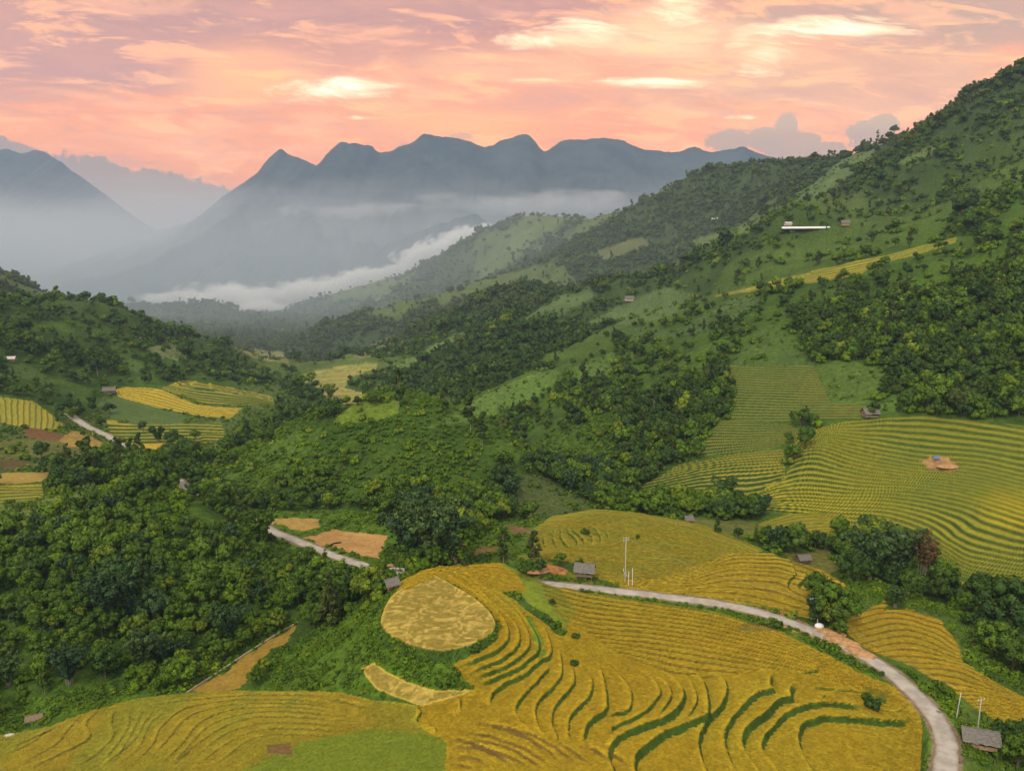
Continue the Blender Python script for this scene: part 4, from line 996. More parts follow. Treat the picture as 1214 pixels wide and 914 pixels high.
SPOTS, rs = tree_spots()
def region(u, v, y):
    if u < 400 and v > 560 and y < 340: return 'leftwood'
    if 230 < u < 730 and 460 < v < 690 and 290 < y < 470: return 'hill'
    if y < 330 and u > 820: return 'gully'
    if y < 330: return 'near'
    if u > 500 and y < 800: return 'rightslope'
    if y < 900: return 'leftslope'
    return 'mountain'
KINDW = dict(
 leftwood=[('round','broad',.24),('wide','broad',.09),('shrub','shrub',.50),('bamboo','bamboo',.05),('round','dark',.08),('tall','broad',.04)],
 hill=[('shrub','shrub',.93),('round','broad',.03),('shrub','olive',.04)],
 gully=[('round','broad',.30),('round','dark',.18),('wide','dark',.08),('shrub','shrub',.36),('bamboo','bamboo',.08)],
 near=[('shrub','shrub',.6),('round','broad',.3),('wide','broad',.1)],
 rightslope=[('round','dark',.18),('round','broad',.20),('wide','dark',.05),('tall','olive',.08),('shrub','shrub',.42),('round','olive',.07)],
 leftslope=[('round','dark',.30),('round','broad',.20),('tall','olive',.08),('shrub','shrub',.30),('wide','dark',.06),('conifer','dark',.06)],
 mountain=[('round','far',.62),('wide','far',.14),('tall','far',.12),('shrub','far',.12)],
)
SIZE = dict(round=(.50,1.0), wide=(.55,.95), shrub=(.75,1.5), bamboo=(.6,1.0), tall=(.45,.8), conifer=(.6,1.0))
items = []
KINDW['dense'] = [('round','dark',.55),('wide','dark',.2),('tall','dark',.15),('round','olive',.10)]; KINDW['foot'] = [('round','broad',.36),('round','dark',.20),('shrub','shrub',.36),('bamboo','bamboo',.08)]
for x, y, z, u, v, sp, fp in SPOTS:
    rg = region(u, v, y); K = KINDW['dense' if rg in ('rightslope', 'mountain') and 600 < y < 960 and 430 < u < 745 and 385 < v < 470 else 'foot' if rg == 'hill' and (v > 598 or (u > 590 and v > 545)) else rg]; r = rs.random(); acc = 0
    for kd, lf, w in K:
        acc += w
        if r <= acc: break
    s0, s1 = SIZE[kd]; s = s0 + (s1 - s0) * rs.random() ** 1.6; s *= .8 if rs.random() < .4 else (1.6 if rs.random() < .10 else 1)
    cl = fbm(np.array([x / 35]), np.array([y / 35]), 2, 95)[0]
    s *= 1 + .35 * cl
    if rg == 'hill' and v > 560 and kd != 'shrub': s *= 1.15
    if rg == 'hill' and v < 555: s *= .8
    if 300 < u < 450 and 632 < v < 700 and y < 330: s *= .55
    if rg == 'rightslope': s *= 1.15 if kd != 'shrub' else 1.5
    if rg == 'leftslope': s *= 1.25
    if rg == 'hill' and kd == 'shrub': s *= .82 if v < 570 else 1.0
    if rg == 'mountain': s *= 1.3 * max(1, sp / 9) ** .8 * (2.4 if kd == 'shrub' else 1)
    lod = 0 if y < 215 else (1 if y < 640 else 2)
    items.append([x, y, z, u, v, kd, lf, s, lod, rg, int(rs.random() * 3), rs.random() * 6.283])
print('tree spots', len(items))

# the trees and bushes that show largest stand as things of their own
TH = dict(round=8, wide=9, shrub=2.6, bamboo=12, tall=15, conifer=10)
LABEL = {
 ('leftwood', 'tree'): ('leafy green tree in the dense wood covering the lower left slope', 'trees of the lower left wood'),
 ('leftwood', 'bush'): ('low green bush among the trees of the lower left wood', 'bushes of the lower left wood'),
 ('hill', 'tree'): ('leafy tree on the scrubby hill in the middle of the valley', 'trees on the centre hill'),
 ('hill', 'bush'): ('small green bush in the scrub covering the centre hill', 'bushes on the centre hill'),
 ('gully', 'tree'): ('dark green tree along the gully right of the golden terraces', 'trees along the right gully'),
 ('gully', 'bush'): ('green bush along the gully right of the golden terraces', 'bushes along the right gully'),
 ('near', 'tree'): ('green tree at the foot of the knoll near the road', 'trees around the knoll'),
 ('near', 'bush'): ('green bush at the foot of the knoll near the road', 'bushes around the knoll'),
 ('rightslope', 'tree'): ('dark tree in the wood on the steep right valley side', 'trees of the right valley side'),
 ('rightslope', 'bush'): ('bush on the steep right valley side', 'bushes of the right valley side'),
 ('leftslope', 'tree'): ('dark tree on the hillside beyond the left rice terraces', 'trees of the left hillside'),
 ('leftslope', 'bush'): ('bush on the hillside beyond the left rice terraces', 'bushes of the left hillside'),
 ('mountain', 'tree'): ('hazy tree on the long mountain slope', 'trees on the mountain slope'),
}
def inframe(u, v): return -5 < u < 1219 and v < 925
vis0 = [(TH[i[5]] * i[7] * (1.0 if i[5] != 'wide' else 1.2) / i[1], n) for n, i in enumerate(items) if i[9] != 'mountain' and inframe(i[3], i[4]) and (i[2] + 3) / i[1] > PK.run[min(np.searchsorted(GR, i[1]), len(GR) - 1), np.searchsorted(GA, i[0] / i[1])] - .001]
trees_r = sorted([t for t in vis0 if items[t[1]][5] != 'shrub'], reverse=True)[:235]
bush_r = sorted([t for t in vis0 if items[t[1]][5] == 'shrub'], reverse=True)[:120]
solo = set(n for _, n in trees_r + bush_r)
NAME = dict(round='broadleaf_tree', wide='spreading_tree', shrub='bush', bamboo='bamboo_clump', tall='slender_tree', conifer='conifer_tree')
for n in sorted(solo):
    x, y, z, u, v, kd, lf, s, lod, rg, var, rz = items[n]
    c = 'bush' if kd == 'shrub' else 'tree'
    lab, grp = LABEL[(rg, c)]
    if kd == 'bamboo': lab = lab.replace('leafy green tree', 'tall arching bamboo clump').replace('dark green tree', 'arching bamboo clump').replace('leafy tree', 'arching bamboo clump').replace('green tree', 'bamboo clump'); grp = grp.replace('trees', 'bamboo clumps')
    place_tree(NAME[kd], kd, var, lf, (x, y, z), s, rz, lab, c if kd != 'bamboo' else 'bamboo', grp, lod)

# the rest: one cover of trees and one of scrub per part of the valley, set out by geometry nodes
protos = {}
PC = {}
def proto_collection(lod, kds):
    key = (lod, tuple(kds))
    if key in PC: return PC[key]
    c = bpy.data.collections.new('tree_kinds'); order = []
    for kd, lf in kds:
        for var in range(3):
            cm_, tm_, cr, tr, nrm_ = tree_meshes(kd, var, lod, lf)
            V, q, t, cc = cr; tv, tq = tr
            me = mesh_np('tree', np.concatenate([V, tv]), quads=np.concatenate([q, tq + len(V)]), tris=t, col=np.concatenate([cc, np.ones((len(tv), 3))]), smooth=True)
            me.normals_split_custom_set_from_vertices(np.concatenate([nrm_, tv * 0]))
            me.materials.append(LEAF[lf]); me.materials.append(M_BARK)
            mi = np.zeros(len(me.polygons), np.int32); mi[len(q):len(q) + len(tq)] = 1; me.polygons.foreach_set('material_index', mi)
            ob = bpy.data.objects.new(f'tree_kind_{len(order):02d}', me); c.objects.link(ob); order.append((kd, lf, var))
    PC[key] = (c, {o: i for i, o in enumerate(order)}); return PC[key]

def scatter(name, its, lod, label, cat, grp=None):
    if not its: return
    kds = sorted(set((i[5], i[6]) for i in its)); coll, idx = proto_collection(lod, kds)
    me = bpy.data.meshes.new(name); me.vertices.add(len(its)); me.vertices.foreach_set('co', np.array([i[:3] for i in its], np.float32).ravel())
    for nm, vals, ty in (('size', [i[7] for i in its], 'FLOAT'), ('turn', [i[11] for i in its], 'FLOAT'), ('pick', [idx[(i[5], i[6], i[10])] for i in its], 'INT')):
        at = me.attributes.new(nm, ty, 'POINT'); at.data.foreach_set('value', np.array(vals, np.float32 if ty == 'FLOAT' else np.int32))
    ob = link(bpy.data.objects.new(name, me)); tag(ob, label, cat, None, 'stuff')
    ng = bpy.data.node_groups.new('set_out_trees', 'GeometryNodeTree')
    ng.interface.new_socket('Geometry', in_out='INPUT', socket_type='NodeSocketGeometry'); ng.interface.new_socket('Geometry', in_out='OUTPUT', socket_type='NodeSocketGeometry')
    N = ng.nodes; gi = N.new('NodeGroupInput'); go = N.new('NodeGroupOutput'); ip = N.new('GeometryNodeInstanceOnPoints'); ci = N.new('GeometryNodeCollectionInfo')
    ci.inputs[0].default_value = coll; ci.inputs['Separate Children'].default_value = True; ci.inputs['Reset Children'].default_value = True
    def named(nm, ty):
        a = N.new('GeometryNodeInputNamedAttribute'); a.data_type = ty; a.inputs[0].default_value = nm; return a.outputs[0]
    Lk = ng.links.new
    Lk(gi.outputs[0], ip.inputs['Points']); Lk(ci.outputs[0], ip.inputs['Instance']); ip.inputs['Pick Instance'].default_value = True
    Lk(named('pick', 'INT'), ip.inputs['Instance Index'])
    cx_ = N.new('ShaderNodeCombineXYZ'); Lk(named('turn', 'FLOAT'), cx_.inputs[2])
    er = N.new('FunctionNodeEulerToRotation'); Lk(cx_.outputs[0], er.inputs[0]); Lk(er.outputs[0], ip.inputs['Rotation'])
    Lk(named('size', 'FLOAT'), ip.inputs['Scale']); Lk(ip.outputs[0], go.inputs[0])
    md = ob.modifiers.new('set_out', 'NODES'); md.node_group = ng
    return ob
rest = [i for n, i in enumerate(items) if n not in solo]
STUFF = dict(leftwood='dense green wood covering the lower left slope', hill='scrub and small trees covering the centre hill', gully='dark wood lining the gully at the right',
 near='undergrowth around the knoll', rightslope='dark woods on the steep right valley side', leftslope='woods on the hillside beyond the left terraces', mountain='hazy woods over the long mountain slopes')
for rg, lab in STUFF.items():
    for lod in (0, 1, 2):
        scatter('woods', [i for i in rest if i[9] == rg and i[8] == lod], lod, lab, 'woods')

# ------------------------------------------------------------------ trees that stand out
def tree_at(name, kind, var, leafm, u, vbase, hpx, label, cat='tree', sz=1.0, group=None, D=None):
    p = pick(u, vbase) if D is None else Vector((at_d(u, vbase, D)[0], D, gz(at_d(u, vbase, D)[0], D)))
    dep = p.y * CP - p.z * SP; h = hpx * dep / F / math.cos(math.atan((vbase - CY) / F) + PITCH)
    base = {'round': 7.9, 'wide': 8.3, 'shrub': 2.5, 'tall': 15, 'bamboo': 11, 'conifer': 10.2, 'dead': 13}[kind]
    sc = h / base / sz
    return place_tree(name, kind, var, leafm, p, sc, u * .7, label, cat, group, 0 if p.y < 320 else 1, sz)
BIG = [
 ('bamboo_clump','bamboo',0,'bamboo',488,671,72,'largest dark bamboo clump behind the knoll, left half','bamboo',1.0),
 ('bamboo_clump','bamboo',1,'bamboo',516,671,78,'tallest plume of the dark bamboo grove behind the knoll','bamboo',1.0),
 ('bamboo_clump','bamboo',2,'bamboo',538,668,62,'right-hand shoulder of the bamboo grove behind the knoll','bamboo',1.0),
 ('broadleaf_tree','tall',1,'shrub',548,669,40,'pale green column of creeper against the right side of the bamboo grove','tree',.6),
 ('bush','conifer',1,'dark',552,671,18,'small dark conical bush on the knoll rim right of the bamboo grove','bush',1.0),
 ('slender_tree','tall',0,'broad',597,667,40,'upright dark green tree on the bank between bamboo grove and brown hut','tree',.8),
 ('bush','shrub',0,'dark',571,666,10,'low dark bush right of the conical bush behind the knoll','bush',1.0),
 ('slender_tree','tall',2,'olive',633,672,42,'thin pale tree beside the orange soil left of the brown hut','tree',.85),
 ('bush','round',1,'dark',640,681,17,'small round dark tree on the orange soil left of the brown hut','tree',.9),
 ('spreading_tree','wide',0,'broad',990,741,44,'leafy tree standing right beside the road bend by the white tank','tree',1.0),
 ('broadleaf_tree','round',1,'broad',972,728,32,'rounder leafy tree just left of the roadside tree at the bend','tree',1.0),
 ('bamboo_clump','bamboo',1,'bamboo',1030,686,58,'large feathery dark bamboo above the roadside tree, left of its pair','bamboo',1.0),
 ('bamboo_clump','bamboo',2,'bamboo',1062,688,66,'tallest feathery bamboo right of centre in the gully','bamboo',1.0),
 ('spreading_tree','wide',1,'dark',1010,690,38,'broad dark tree at the left edge of the gully grove','tree',1.0),
 ('broadleaf_tree','round',2,'dark',1078,712,34,'dark round tree in front of the dead brown bamboo','tree',1.0),
 ('dead_bamboo','dead',0,'dry',1096,700,66,'dead brown bamboo with bare leaning stems beside the gully grove','bamboo',1.0),
 ('dead_bamboo','dead',1,'dry',1090,698,54,'shorter dead brown bamboo just left of the taller one','bamboo',1.0),
 ('slender_tree','tall',0,'olive',473,483,46,'tallest tree on the crest of the centre hill, a ragged dark column','tree',1.0),
 ('spreading_tree','wide',2,'olive',443,480,14,'small flat-topped tree on the bright green top of the centre hill','tree',.9),
 ('bush','round',0,'dark',424,482,11,'small dark round tree left of the flat-topped one on the hilltop','tree',.9),
 ('slender_tree','tall',1,'olive',558,512,50,'ragged two-tiered dark tree on the right shoulder of the centre hill','tree',.9),
 ('slender_tree','tall',2,'olive',572,530,40,'paler slender tree just below the two-tiered one on the hill shoulder','tree',1.0),
 ('slender_tree','tall',0,'olive',527,492,34,'thin brownish tree between the two tall ones on the centre hill','tree',1.0),
 ('slender_tree','tall',2,'dark',128,549,24,'dark upright tree standing beside the far stretch of road','tree',.8),
 ('broadleaf_tree','round',1,'dark',144,531,12,'round dark tree on the verge of the far road','tree',.9),
 ('broadleaf_tree','round',0,'dark',50,545,20,'dark dense tree alone in the olive field at the left','tree',1.0),
 ('conifer_tree','conifer',0,'olive',392,742,62,'dark dense tree at the foot of the knoll beside the muddy wedge','tree',1.0),
 ('conifer_tree','conifer',2,'dark',413,716,46,'very dark tree just right of the dense one below the small hut','tree',1.0),
 ('spreading_tree','wide',2,'broad',437,706,34,'light green leafy tree hiding the left side of the small hut','tree',1.0),
 ('bush','round',2,'shrub',417,700,28,'pale green bushy tree between the dark tree and the small hut','tree',1.0),
 ('spreading_tree','bamboo',2,'bamboo',128,742,62,'biggest blue green feathery tree in the middle of the left wood','tree',1.0),
 ('spreading_tree','bamboo',0,'bamboo',152,728,66,'highest feathery crown in the middle of the left wood','tree',1.0),
 ('spreading_tree','wide',0,'bamboo',182,735,34,'wide blue green crown right of the big feathery trees in the left wood','tree',1.0),
 ('broadleaf_tree','round',0,'shrub',78,744,28,'yellowish green round tree left of the big feathery trees','tree',1.0),
 ('bamboo_clump','bamboo',1,'broad',310,650,46,'arching green bamboo at the right end of the left wood','bamboo',1.0),
 ('bush','shrub',2,'dark',1035,838,13,'dark bush on the bund inside the golden field near the road','bush',1.0),
 ('bush','shrub',0,'broad',1028,830,9,'smaller green bush left of the dark one on the golden field bund','bush',1.0),
 ('bush','shrub',1,'dark',562,771,9,'small dark bush on the front edge of the round stubble field','bush',1.0),
 ('bush','shrub',0,'dark',681,788,7,'tiny dark bush at the head of a golden terrace','bush',1.0),
 ('bush','shrub',2,'dark',683,756,7,'tiny bush on the saddle between knoll and golden terraces','bush',1.0),
 ('bush','shrub',1,'olive',655,715,6,'lone tuft on the green saddle above the golden terraces','bush',1.0),
 ('bush','shrub',1,'dark',1037,797,5,'tiny bush on the near road edge below the soil heap, first of two','bush',1.0),
 ('bush','shrub',0,'dark',1045,800,5,'tiny bush on the near road edge, right of its neighbour','bush',1.0),
 ('bush','shrub',2,'dark',694,633,8,'small dark bush on the olive mound','bush',1.0),
 ('bush','shrub',2,'dark',756,638,6,'dark tuft to the right of the tall pole on the mound','bush',1.6),
 ('broadleaf_tree','conifer',1,'broad',850,631,20,'small upright tree at the far edge of the golden mound','tree',1.0),
 ('broadleaf_tree','round',2,'broad',875,640,14,'low dark tree in the row beyond the golden mound','tree',1.0),
 ('broadleaf_tree','tall',2,'broad',896,640,20,'thin tree at the end of the row beyond the golden mound','tree',1.0),
 ('broadleaf_tree','round',0,'broad',955,532,24,'round dark tree clump in the notch between two terrace blocks','tree',1.0),
 ('broadleaf_tree','wide',1,'broad',940,545,18,'lower dark tree in the notch between two terrace blocks','tree',1.0),
 ('bush','wide',1,'olive',1062,468,12,'reddish olive tree at the corner of the green field on the right slope','tree',1.0),
 ('broadleaf_tree','wide',2,'dark',1200,893,36,'leafy dark tree right beside the lower right hut','tree',1.0),
 ('broadleaf_tree','round',2,'broad',1206,914,36,'leafy tree in the bottom right corner behind the hut','tree',1.0),
 ('bush','shrub',0,'broad',1122,822,12,'round green bush on the bank right of the road, before the first post','bush',1.0),
 ('spreading_tree','wide',0,'dark',1195,752,60,'big dark round-headed tree at the right edge of the gully','tree',1.0),
 ('broadleaf_tree','round',1,'dark',1160,722,40,'dark tree left of the big round-headed one at the right edge','tree',1.0),
 ('broadleaf_tree','round',0,'olive',1112,716,28,'olive green tree between the dead bamboo and the right edge grove','tree',1.0),
 ('spreading_tree','wide',2,'broad',1176,778,40,'leafy green tree at the corner of the right golden strip','tree',1.0),
 ('broadleaf_tree','round',2,'dark',1200,796,44,'shadowy round tree above the right golden strip','tree',1.0),
 ('bush','shrub',1,'dry',587,598,9,'rust coloured bush in the dark trees below the centre hill','bush',1.0),
]
for b in BIG: tree_at(*b[:7], b[7], b[8], b[9])
for k, (u, v, h) in enumerate([(1040,163,10),(1060,156,9),(1000,184,8),(1180,100,11),(1196,92,13),(1205,90,12),(1150,122,11),(1130,135,10),(1100,149,10),(1085,158,9),(840,200,9),(852,198,8),(797,228,9),(790,232,10),(780,238,9),(948,190,7),(960,190,7)]):
    tree_at('slender_tree', 'wide' if k % 3 else 'tall', k % 3, 'far', u, v + 3, h * 1.1, 'dark tree standing on the skyline of the right mountain ridge', 'tree', 1.0, 'trees on the right skyline')
for k, (u, v, h) in enumerate([(1042,330,22),(1065,338,18),(995,350,20),(975,352,16),(960,356,14),(912,345,9),(852,350,7),(935,352,12)]):
    tree_at('slender_tree', 'tall', k % 3, 'dark', u, v, h, 'slender dark tree standing below the yellow crest terraces', 'tree', .8, 'trees below the crest terraces')
for k, (u, v, h) in enumerate([(197,452,22),(208,452,24),(214,452,20),(222,440,14),(60,362,9),(20,345,10),(8,340,10),(45,360,8),(190,436,14),(238,440,12)]):
    tree_at('conifer_tree', 'tall' if k % 2 else 'conifer', k % 3, 'dark', u, v, h, 'dark upright tree on the hillside above the left rice terraces', 'tree', .9, 'upright trees on the left hillside')
for k in range(34):     # trees scattered through the left valley terraces
    u, v = [(285,520),(300,512),(315,505),(330,500),(345,495),(362,488),(378,480),(392,470),(270,532),(350,470),(365,472),(335,485),(320,520),(300,530),(210,548),(200,544),(225,545),(188,520),(205,524),(232,520),(170,508),(95,490),(85,493),(390,492),(400,488),(378,495),(165,522),(250,548),(262,545),(278,545),(120,503),(68,500),(110,480),(130,487)][k]
    kd = ['round', 'tall', 'bamboo', 'wide', 'round'][k % 5]
    tree_at(NAME[kd], kd, k % 3, ['dark', 'broad', 'dark'][k % 3], u, v + 4, 12 + 9 * ((k * 37) % 10) / 10, 'dark tree among the rice terraces on the valley floor', 'tree', 1.0, 'trees among the valley floor terraces')

# low tussocks and weeds on the banks
def weeds():
    rs = np.random.default_rng(11); its = []
    for D0, D1, sp in ((120, 250, 1.15), (250, 360, 2.2), (360, 640, 3.6), (640, 1300, 8.0)):
        gx, gy = np.meshgrid(np.arange(-.8 * D1, .8 * D1, sp), np.arange(D0, D1, sp))
        x = (gx + (rs.random(gx.shape) - .5) * sp).ravel(); y = (gy + (rs.random(gx.shape) - .5) * sp).ravel()
        k = (np.abs(x / y) < .8) & (y > D0); x = x[k]; y = y[k]
        j = np.clip(np.searchsorted(GA, x / y), 1, len(GA) - 1); i = np.clip(np.searchsorted(GR, y), 1, len(GR) - 1)
        k = (GRS[i, j] == 1) & (GRS[i - 1, j - 1] == 1) | (GRS[i, j] == 2) & (rs.random(len(x)) < .35)
        dn = fbm(x / 7, y / 7, 3, 97)
        k &= (dn > -.25) | (rs.random(len(x)) < .25)
        for q, d_ in zip(np.stack([x[k], y[k], PK.ground(x[k], y[k])], -1), dn[k]):
            u, v = project(*q); big_ = rs.random() < .06
            its.append([q[0], q[1], q[2] - .05, u, v, 'shrub', 'shrub' if rs.random() < .8 else 'broad', (.16 + .26 * rs.random() ** 2 + .25 * max(0, d_)) * (sp / 1.15) ** .62 * (1.9 if big_ else 1), 0, 'w', int(rs.random() * 3), rs.random() * 6.28])
    return its
WD = weeds(); print('weeds', len(WD))
scatter('undergrowth', WD, 2, 'low green weeds and tussocks on the banks and verges', 'weeds')

def rice():
    rs = np.random.default_rng(21); me = None
    V = []; Q = []; SH = []
    for k in range(13):
        th = rs.random() * 6.28; r0 = .34 * math.sqrt(rs.random()); c_ = np.array([math.cos(th) * r0, math.sin(th) * r0, (.16 + .16 * rs.random() - .5 * r0 * r0) * .6])
        nrm = np.array([.28 * rs.normal(), .28 * rs.normal(), 1.0]); nrm /= np.linalg.norm(nrm); a = np.cross(nrm, rs.normal(size=3)); a /= np.linalg.norm(a); b = np.cross(nrm, a)
        L_ = .12 + .08 * rs.random(); w = .05 + .04 * rs.random(); n = len(V); V += [c_ - a * L_, c_ - b * w * -1, c_ + a * L_, c_ + b * w * -1]; Q.append((n + 3, n + 2, n + 1, n)); q = .86 + .3 * rs.random(); SH += [q] * 4
    V = np.array(V); Q = np.array(Q)
    for k_, q_ in enumerate(Q):
        g_ = np.cross(V[q_[1]] - V[q_[0]], V[q_[2]] - V[q_[0]])
        if g_[2] < 0: Q[k_] = q_[::-1]
    me = mesh_np('rice_tuft', V, quads=Q, smooth=False, extra={'shade': np.array(SH)}); me.materials.append(M_TUFT)
    tuft = bpy.data.objects.new('rice_tuft', me)
    for cls, Dm, sp, lab in ((1, 235, .50, 'ripe golden rice plants standing on the terraces below the road'), (3, 200, .50, 'stubble and late rice plants in the wavy field at the lower left'), (5, 215, .55, 'ripe rice plants in the strip right of the road bend'), (4, 300, .75, 'rice plants on the rounded mound beyond the road')):
        gx, gy = np.meshgrid(np.arange(-.82 * Dm, .82 * Dm, sp), np.arange(118, Dm, sp * 1.25))
        x = (gx + (rs.random(gx.shape) - .5) * sp * .7).ravel(); y = (gy + (rs.random(gx.shape) - .5) * sp * .9).ravel()
        k = np.abs(x / y) < .78; x = x[k]; y = y[k]
        j = np.clip(np.searchsorted(GA, x / y), 1, len(GA) - 1); i = np.clip(np.searchsorted(GR, y), 1, len(GR) - 1)
        C = COLOR[i, j]; gold_ = C[:, 0] > C[:, 1] * (.72 if cls != 3 else .5)
        k = (CLS[i, j] == cls) & (CLS[i - 1, j - 1] == cls) & gold_ & (C.sum(1) > (.47 if cls in (1, 5) else .36))
        x, y, C = x[k], y[k], C[k]
        m_ = bpy.data.meshes.new('rice_plants'); m_.vertices.add(len(x)); m_.vertices.foreach_set('co', np.stack([x, y, PK.ground(x, y)], -1).astype(np.float32).ravel())
        at = m_.attributes.new('tint', 'FLOAT_COLOR', 'POINT'); cc = np.ones((len(x), 4), np.float32); cc[:, :3] = C * (.98 + .24 * rs.random((len(x), 1))) * np.array([1, 1.03, 1]); at.data.foreach_set('color', cc.ravel())
        for nm, vals in (('size', .75 + .6 * rs.random(len(x)) * (sp / .5)), ('turn', rs.random(len(x)) * 6.28)):
            at = m_.attributes.new(nm, 'FLOAT', 'POINT'); at.data.foreach_set('value', vals.astype(np.float32))
        ob = link(bpy.data.objects.new('rice_plants', m_)); tag(ob, lab, 'rice plants', None, 'stuff')
        ng = bpy.data.node_groups.new('set_out_rice', 'GeometryNodeTree')
        ng.interface.new_socket('Geometry', in_out='INPUT', socket_type='NodeSocketGeometry'); ng.interface.new_socket('Geometry', in_out='OUTPUT', socket_type='NodeSocketGeometry')
        N = ng.nodes; gi = N.new('NodeGroupInput'); go = N.new('NodeGroupOutput'); ip = N.new('GeometryNodeInstanceOnPoints'); oi = N.new('GeometryNodeObjectInfo'); oi.inputs[0].default_value = tuft
        def named(nm):
            a = N.new('GeometryNodeInputNamedAttribute'); a.data_type = 'FLOAT'; a.inputs[0].default_value = nm; return a.outputs[0]
        Lk = ng.links.new; Lk(gi.outputs[0], ip.inputs['Points']); Lk(oi.outputs['Geometry'], ip.inputs['Instance'])
        cx_ = N.new('ShaderNodeCombineXYZ'); Lk(named('turn'), cx_.inputs[2]); er = N.new('FunctionNodeEulerToRotation'); Lk(cx_.outputs[0], er.inputs[0]); Lk(er.outputs[0], ip.inputs['Rotation'])
        Lk(named('size'), ip.inputs['Scale']); Lk(ip.outputs[0], go.inputs[0]); ob.modifiers.new('set_out', 'NODES').node_group = ng
        print('rice', cls, len(x))
rice()
# ------------------------------------------------------------------ far mountains
def m_mount(t, b):
    co = t.n('ShaderNodeTexCoord').outputs['Object']
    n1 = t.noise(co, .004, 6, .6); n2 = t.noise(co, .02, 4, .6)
    c = t.mixc(t.mr(n1, .35, .65), (.040,.065,.085), (.070,.095,.11)); c = t.mixc(t.mr(n2, .5, .75, 0, .5), c, (.11,.13,.11))  # blue of the distant air is mixed into the forest colour itself
    t.put(b.inputs['Base Color'], c)
M_MOUNT = mat('hazy_mountain_forest', m_mount, .95, .05)
def mountain(pts, D, zb, slope=.55, seed=0, label=None, rag=1.0):
    P = np.array(smooth_line(pts, 10)); u0, u1 = P[0][0], P[-1][0]
    n = 420; us = np.linspace(u0, u1, n); o = np.argsort(P[:, 0]); vs = np.interp(us, P[o, 0], P[o, 1])
    cx_, cy_, cz_ = at_d(us, vs, D); cy_ = np.full(n, float(D))
    cz_ = cz_ + rag * D * .0017 * fbm(us / 9 + seed * 10, us * 0 + seed, 4, seed + 3) + rag * D * .0009 * fbm(us / 2.5, us * 0 + seed, 2, seed + 4)
    rows = 70; T = np.concatenate([-np.linspace(1, 0, 46)[:-1] ** 1.3, np.linspace(0, 1, 25)])
    H = np.maximum(cz_ - zb, 5.0); Hm = H.max()
    V = np.zeros((len(T), n, 3))
    for k, t in enumerate(T):
        run = t * Hm / slope
        x = cx_ ; y = cy_ + run
        wu = us / 26 + 1.3 * fbm(us / 60, np.full(n, t * 4.0), 3, seed + 31) + .8 * t; ridged = 1 - np.abs(fbm(wu, np.full(n, abs(t) * 5) + seed, 4, seed + 9)) * 2
        z = cz_ - np.abs(run) * slope * (H / Hm) * (1.08 - .16 * ridged * min(1, abs(t) * 3)) + D * .004 * fbm(x / (D * .03), y / (D * .03), 5, seed + 12) * min(1, abs(t) * 4)
        V[k] = np.stack([x, y, np.maximum(z, zb - 40)], -1)
    q = [(i * n + j, i * n + j + 1, (i + 1) * n + j + 1, (i + 1) * n + j) for i in range(len(T) - 1) for j in range(n - 1)]
    me = mesh_np('mountains', V.reshape(-1, 3), quads=np.array(q)); me.materials.append(M_MOUNT)
    tag(link(bpy.data.objects.new('mountains', me)), label, kind='structure')
mountain([(-500,260),(-250,225),(-100,200),(-30,184),(5,177),(25,182),(48,179),(75,195),(95,210),(120,227),(150,252),(190,290)], 6600, -330, .5, 1)
mountain([(60,330),(120,300),(180,276),(225,263),(252,243),(275,226),(300,209),(315,193),(326,181),(333,176),(342,182),(358,189),(375,196),(386,184),(395,175),(404,169),(425,171),(440,174),(450,181),(470,176),(490,168),(505,160),(530,163),(555,167),(575,174),(595,167),(608,163),(622,158),(632,165),(645,180),(658,172),(670,167),(700,165),(735,165),(755,175),(780,179),(800,181),(822,174),(840,180),(862,178),(882,175),(905,184),(940,190),(965,185),(1000,192),(1100,205),(1350,230)], 5700, -330, .6, 2)
mountain([(190,345),(225,315),(260,290),(300,272),(335,261),(365,266),(395,282),(430,300),(470,330),(500,350)], 4700, -290, .5, 3)
mountain([(380,345),(420,318),(445,300),(470,286),(500,274),(520,266),(545,259),(562,253),(576,262),(595,276),(640,300),(700,330)], 4000, -270, .55, 4, rag=1.3)
mountain([(195,360),(215,340),(232,327),(258,317),(283,312),(305,317),(330,327),(355,342),(385,360)], 3650, -250, .5, 5)
mountain([(130,368),(148,352),(165,343),(184,338),(198,343),(212,352),(240,365)], 3450, -240, .5, 6)

# ------------------------------------------------------------------ air: even haze, layered mist, low cloud
def vol_mat(name, color, dens, fn=None, aniso=0.0):
    m = bpy.data.materials.new(name); m.use_nodes = True; t = NT(m.node_tree)
    out = t.n('ShaderNodeOutputMaterial'); v = t.n('ShaderNodeVolumePrincipled')
    v.inputs['Color'].default_value = (*color, 1); v.inputs['Density'].default_value = dens; v.inputs['Anisotropy'].default_value = aniso
    v.inputs['Density Attribute'].default_value = ''
    t.t.links.new(v.outputs[0], out.inputs['Volume'])
    if fn: t.put(v.inputs['Density'], fn(t))
    return m
def box(name, x0, x1, y0, y1, z0, z1, m):
    V = [(x, y, z) for z in (z0, z1) for y in (y0, y1) for x in (x0, x1)]
    me = bpy.data.meshes.new(name); me.from_pydata(V, [], [(0,2,3,1),(4,5,7,6),(0,1,5,4),(2,6,7,3),(0,4,6,2),(1,3,7,5)]); me.materials.append(m)
    return link(bpy.data.objects.new(name, me))
HAZE_D = 6.5e-5
h = box('haze', -15600, 15600, -300, 9300, -700, 1150, vol_mat('haze_air', (.50,.66,.95), HAZE_D)); tag(h, 'pale bluish haze filling the whole valley', 'haze', kind='stuff')

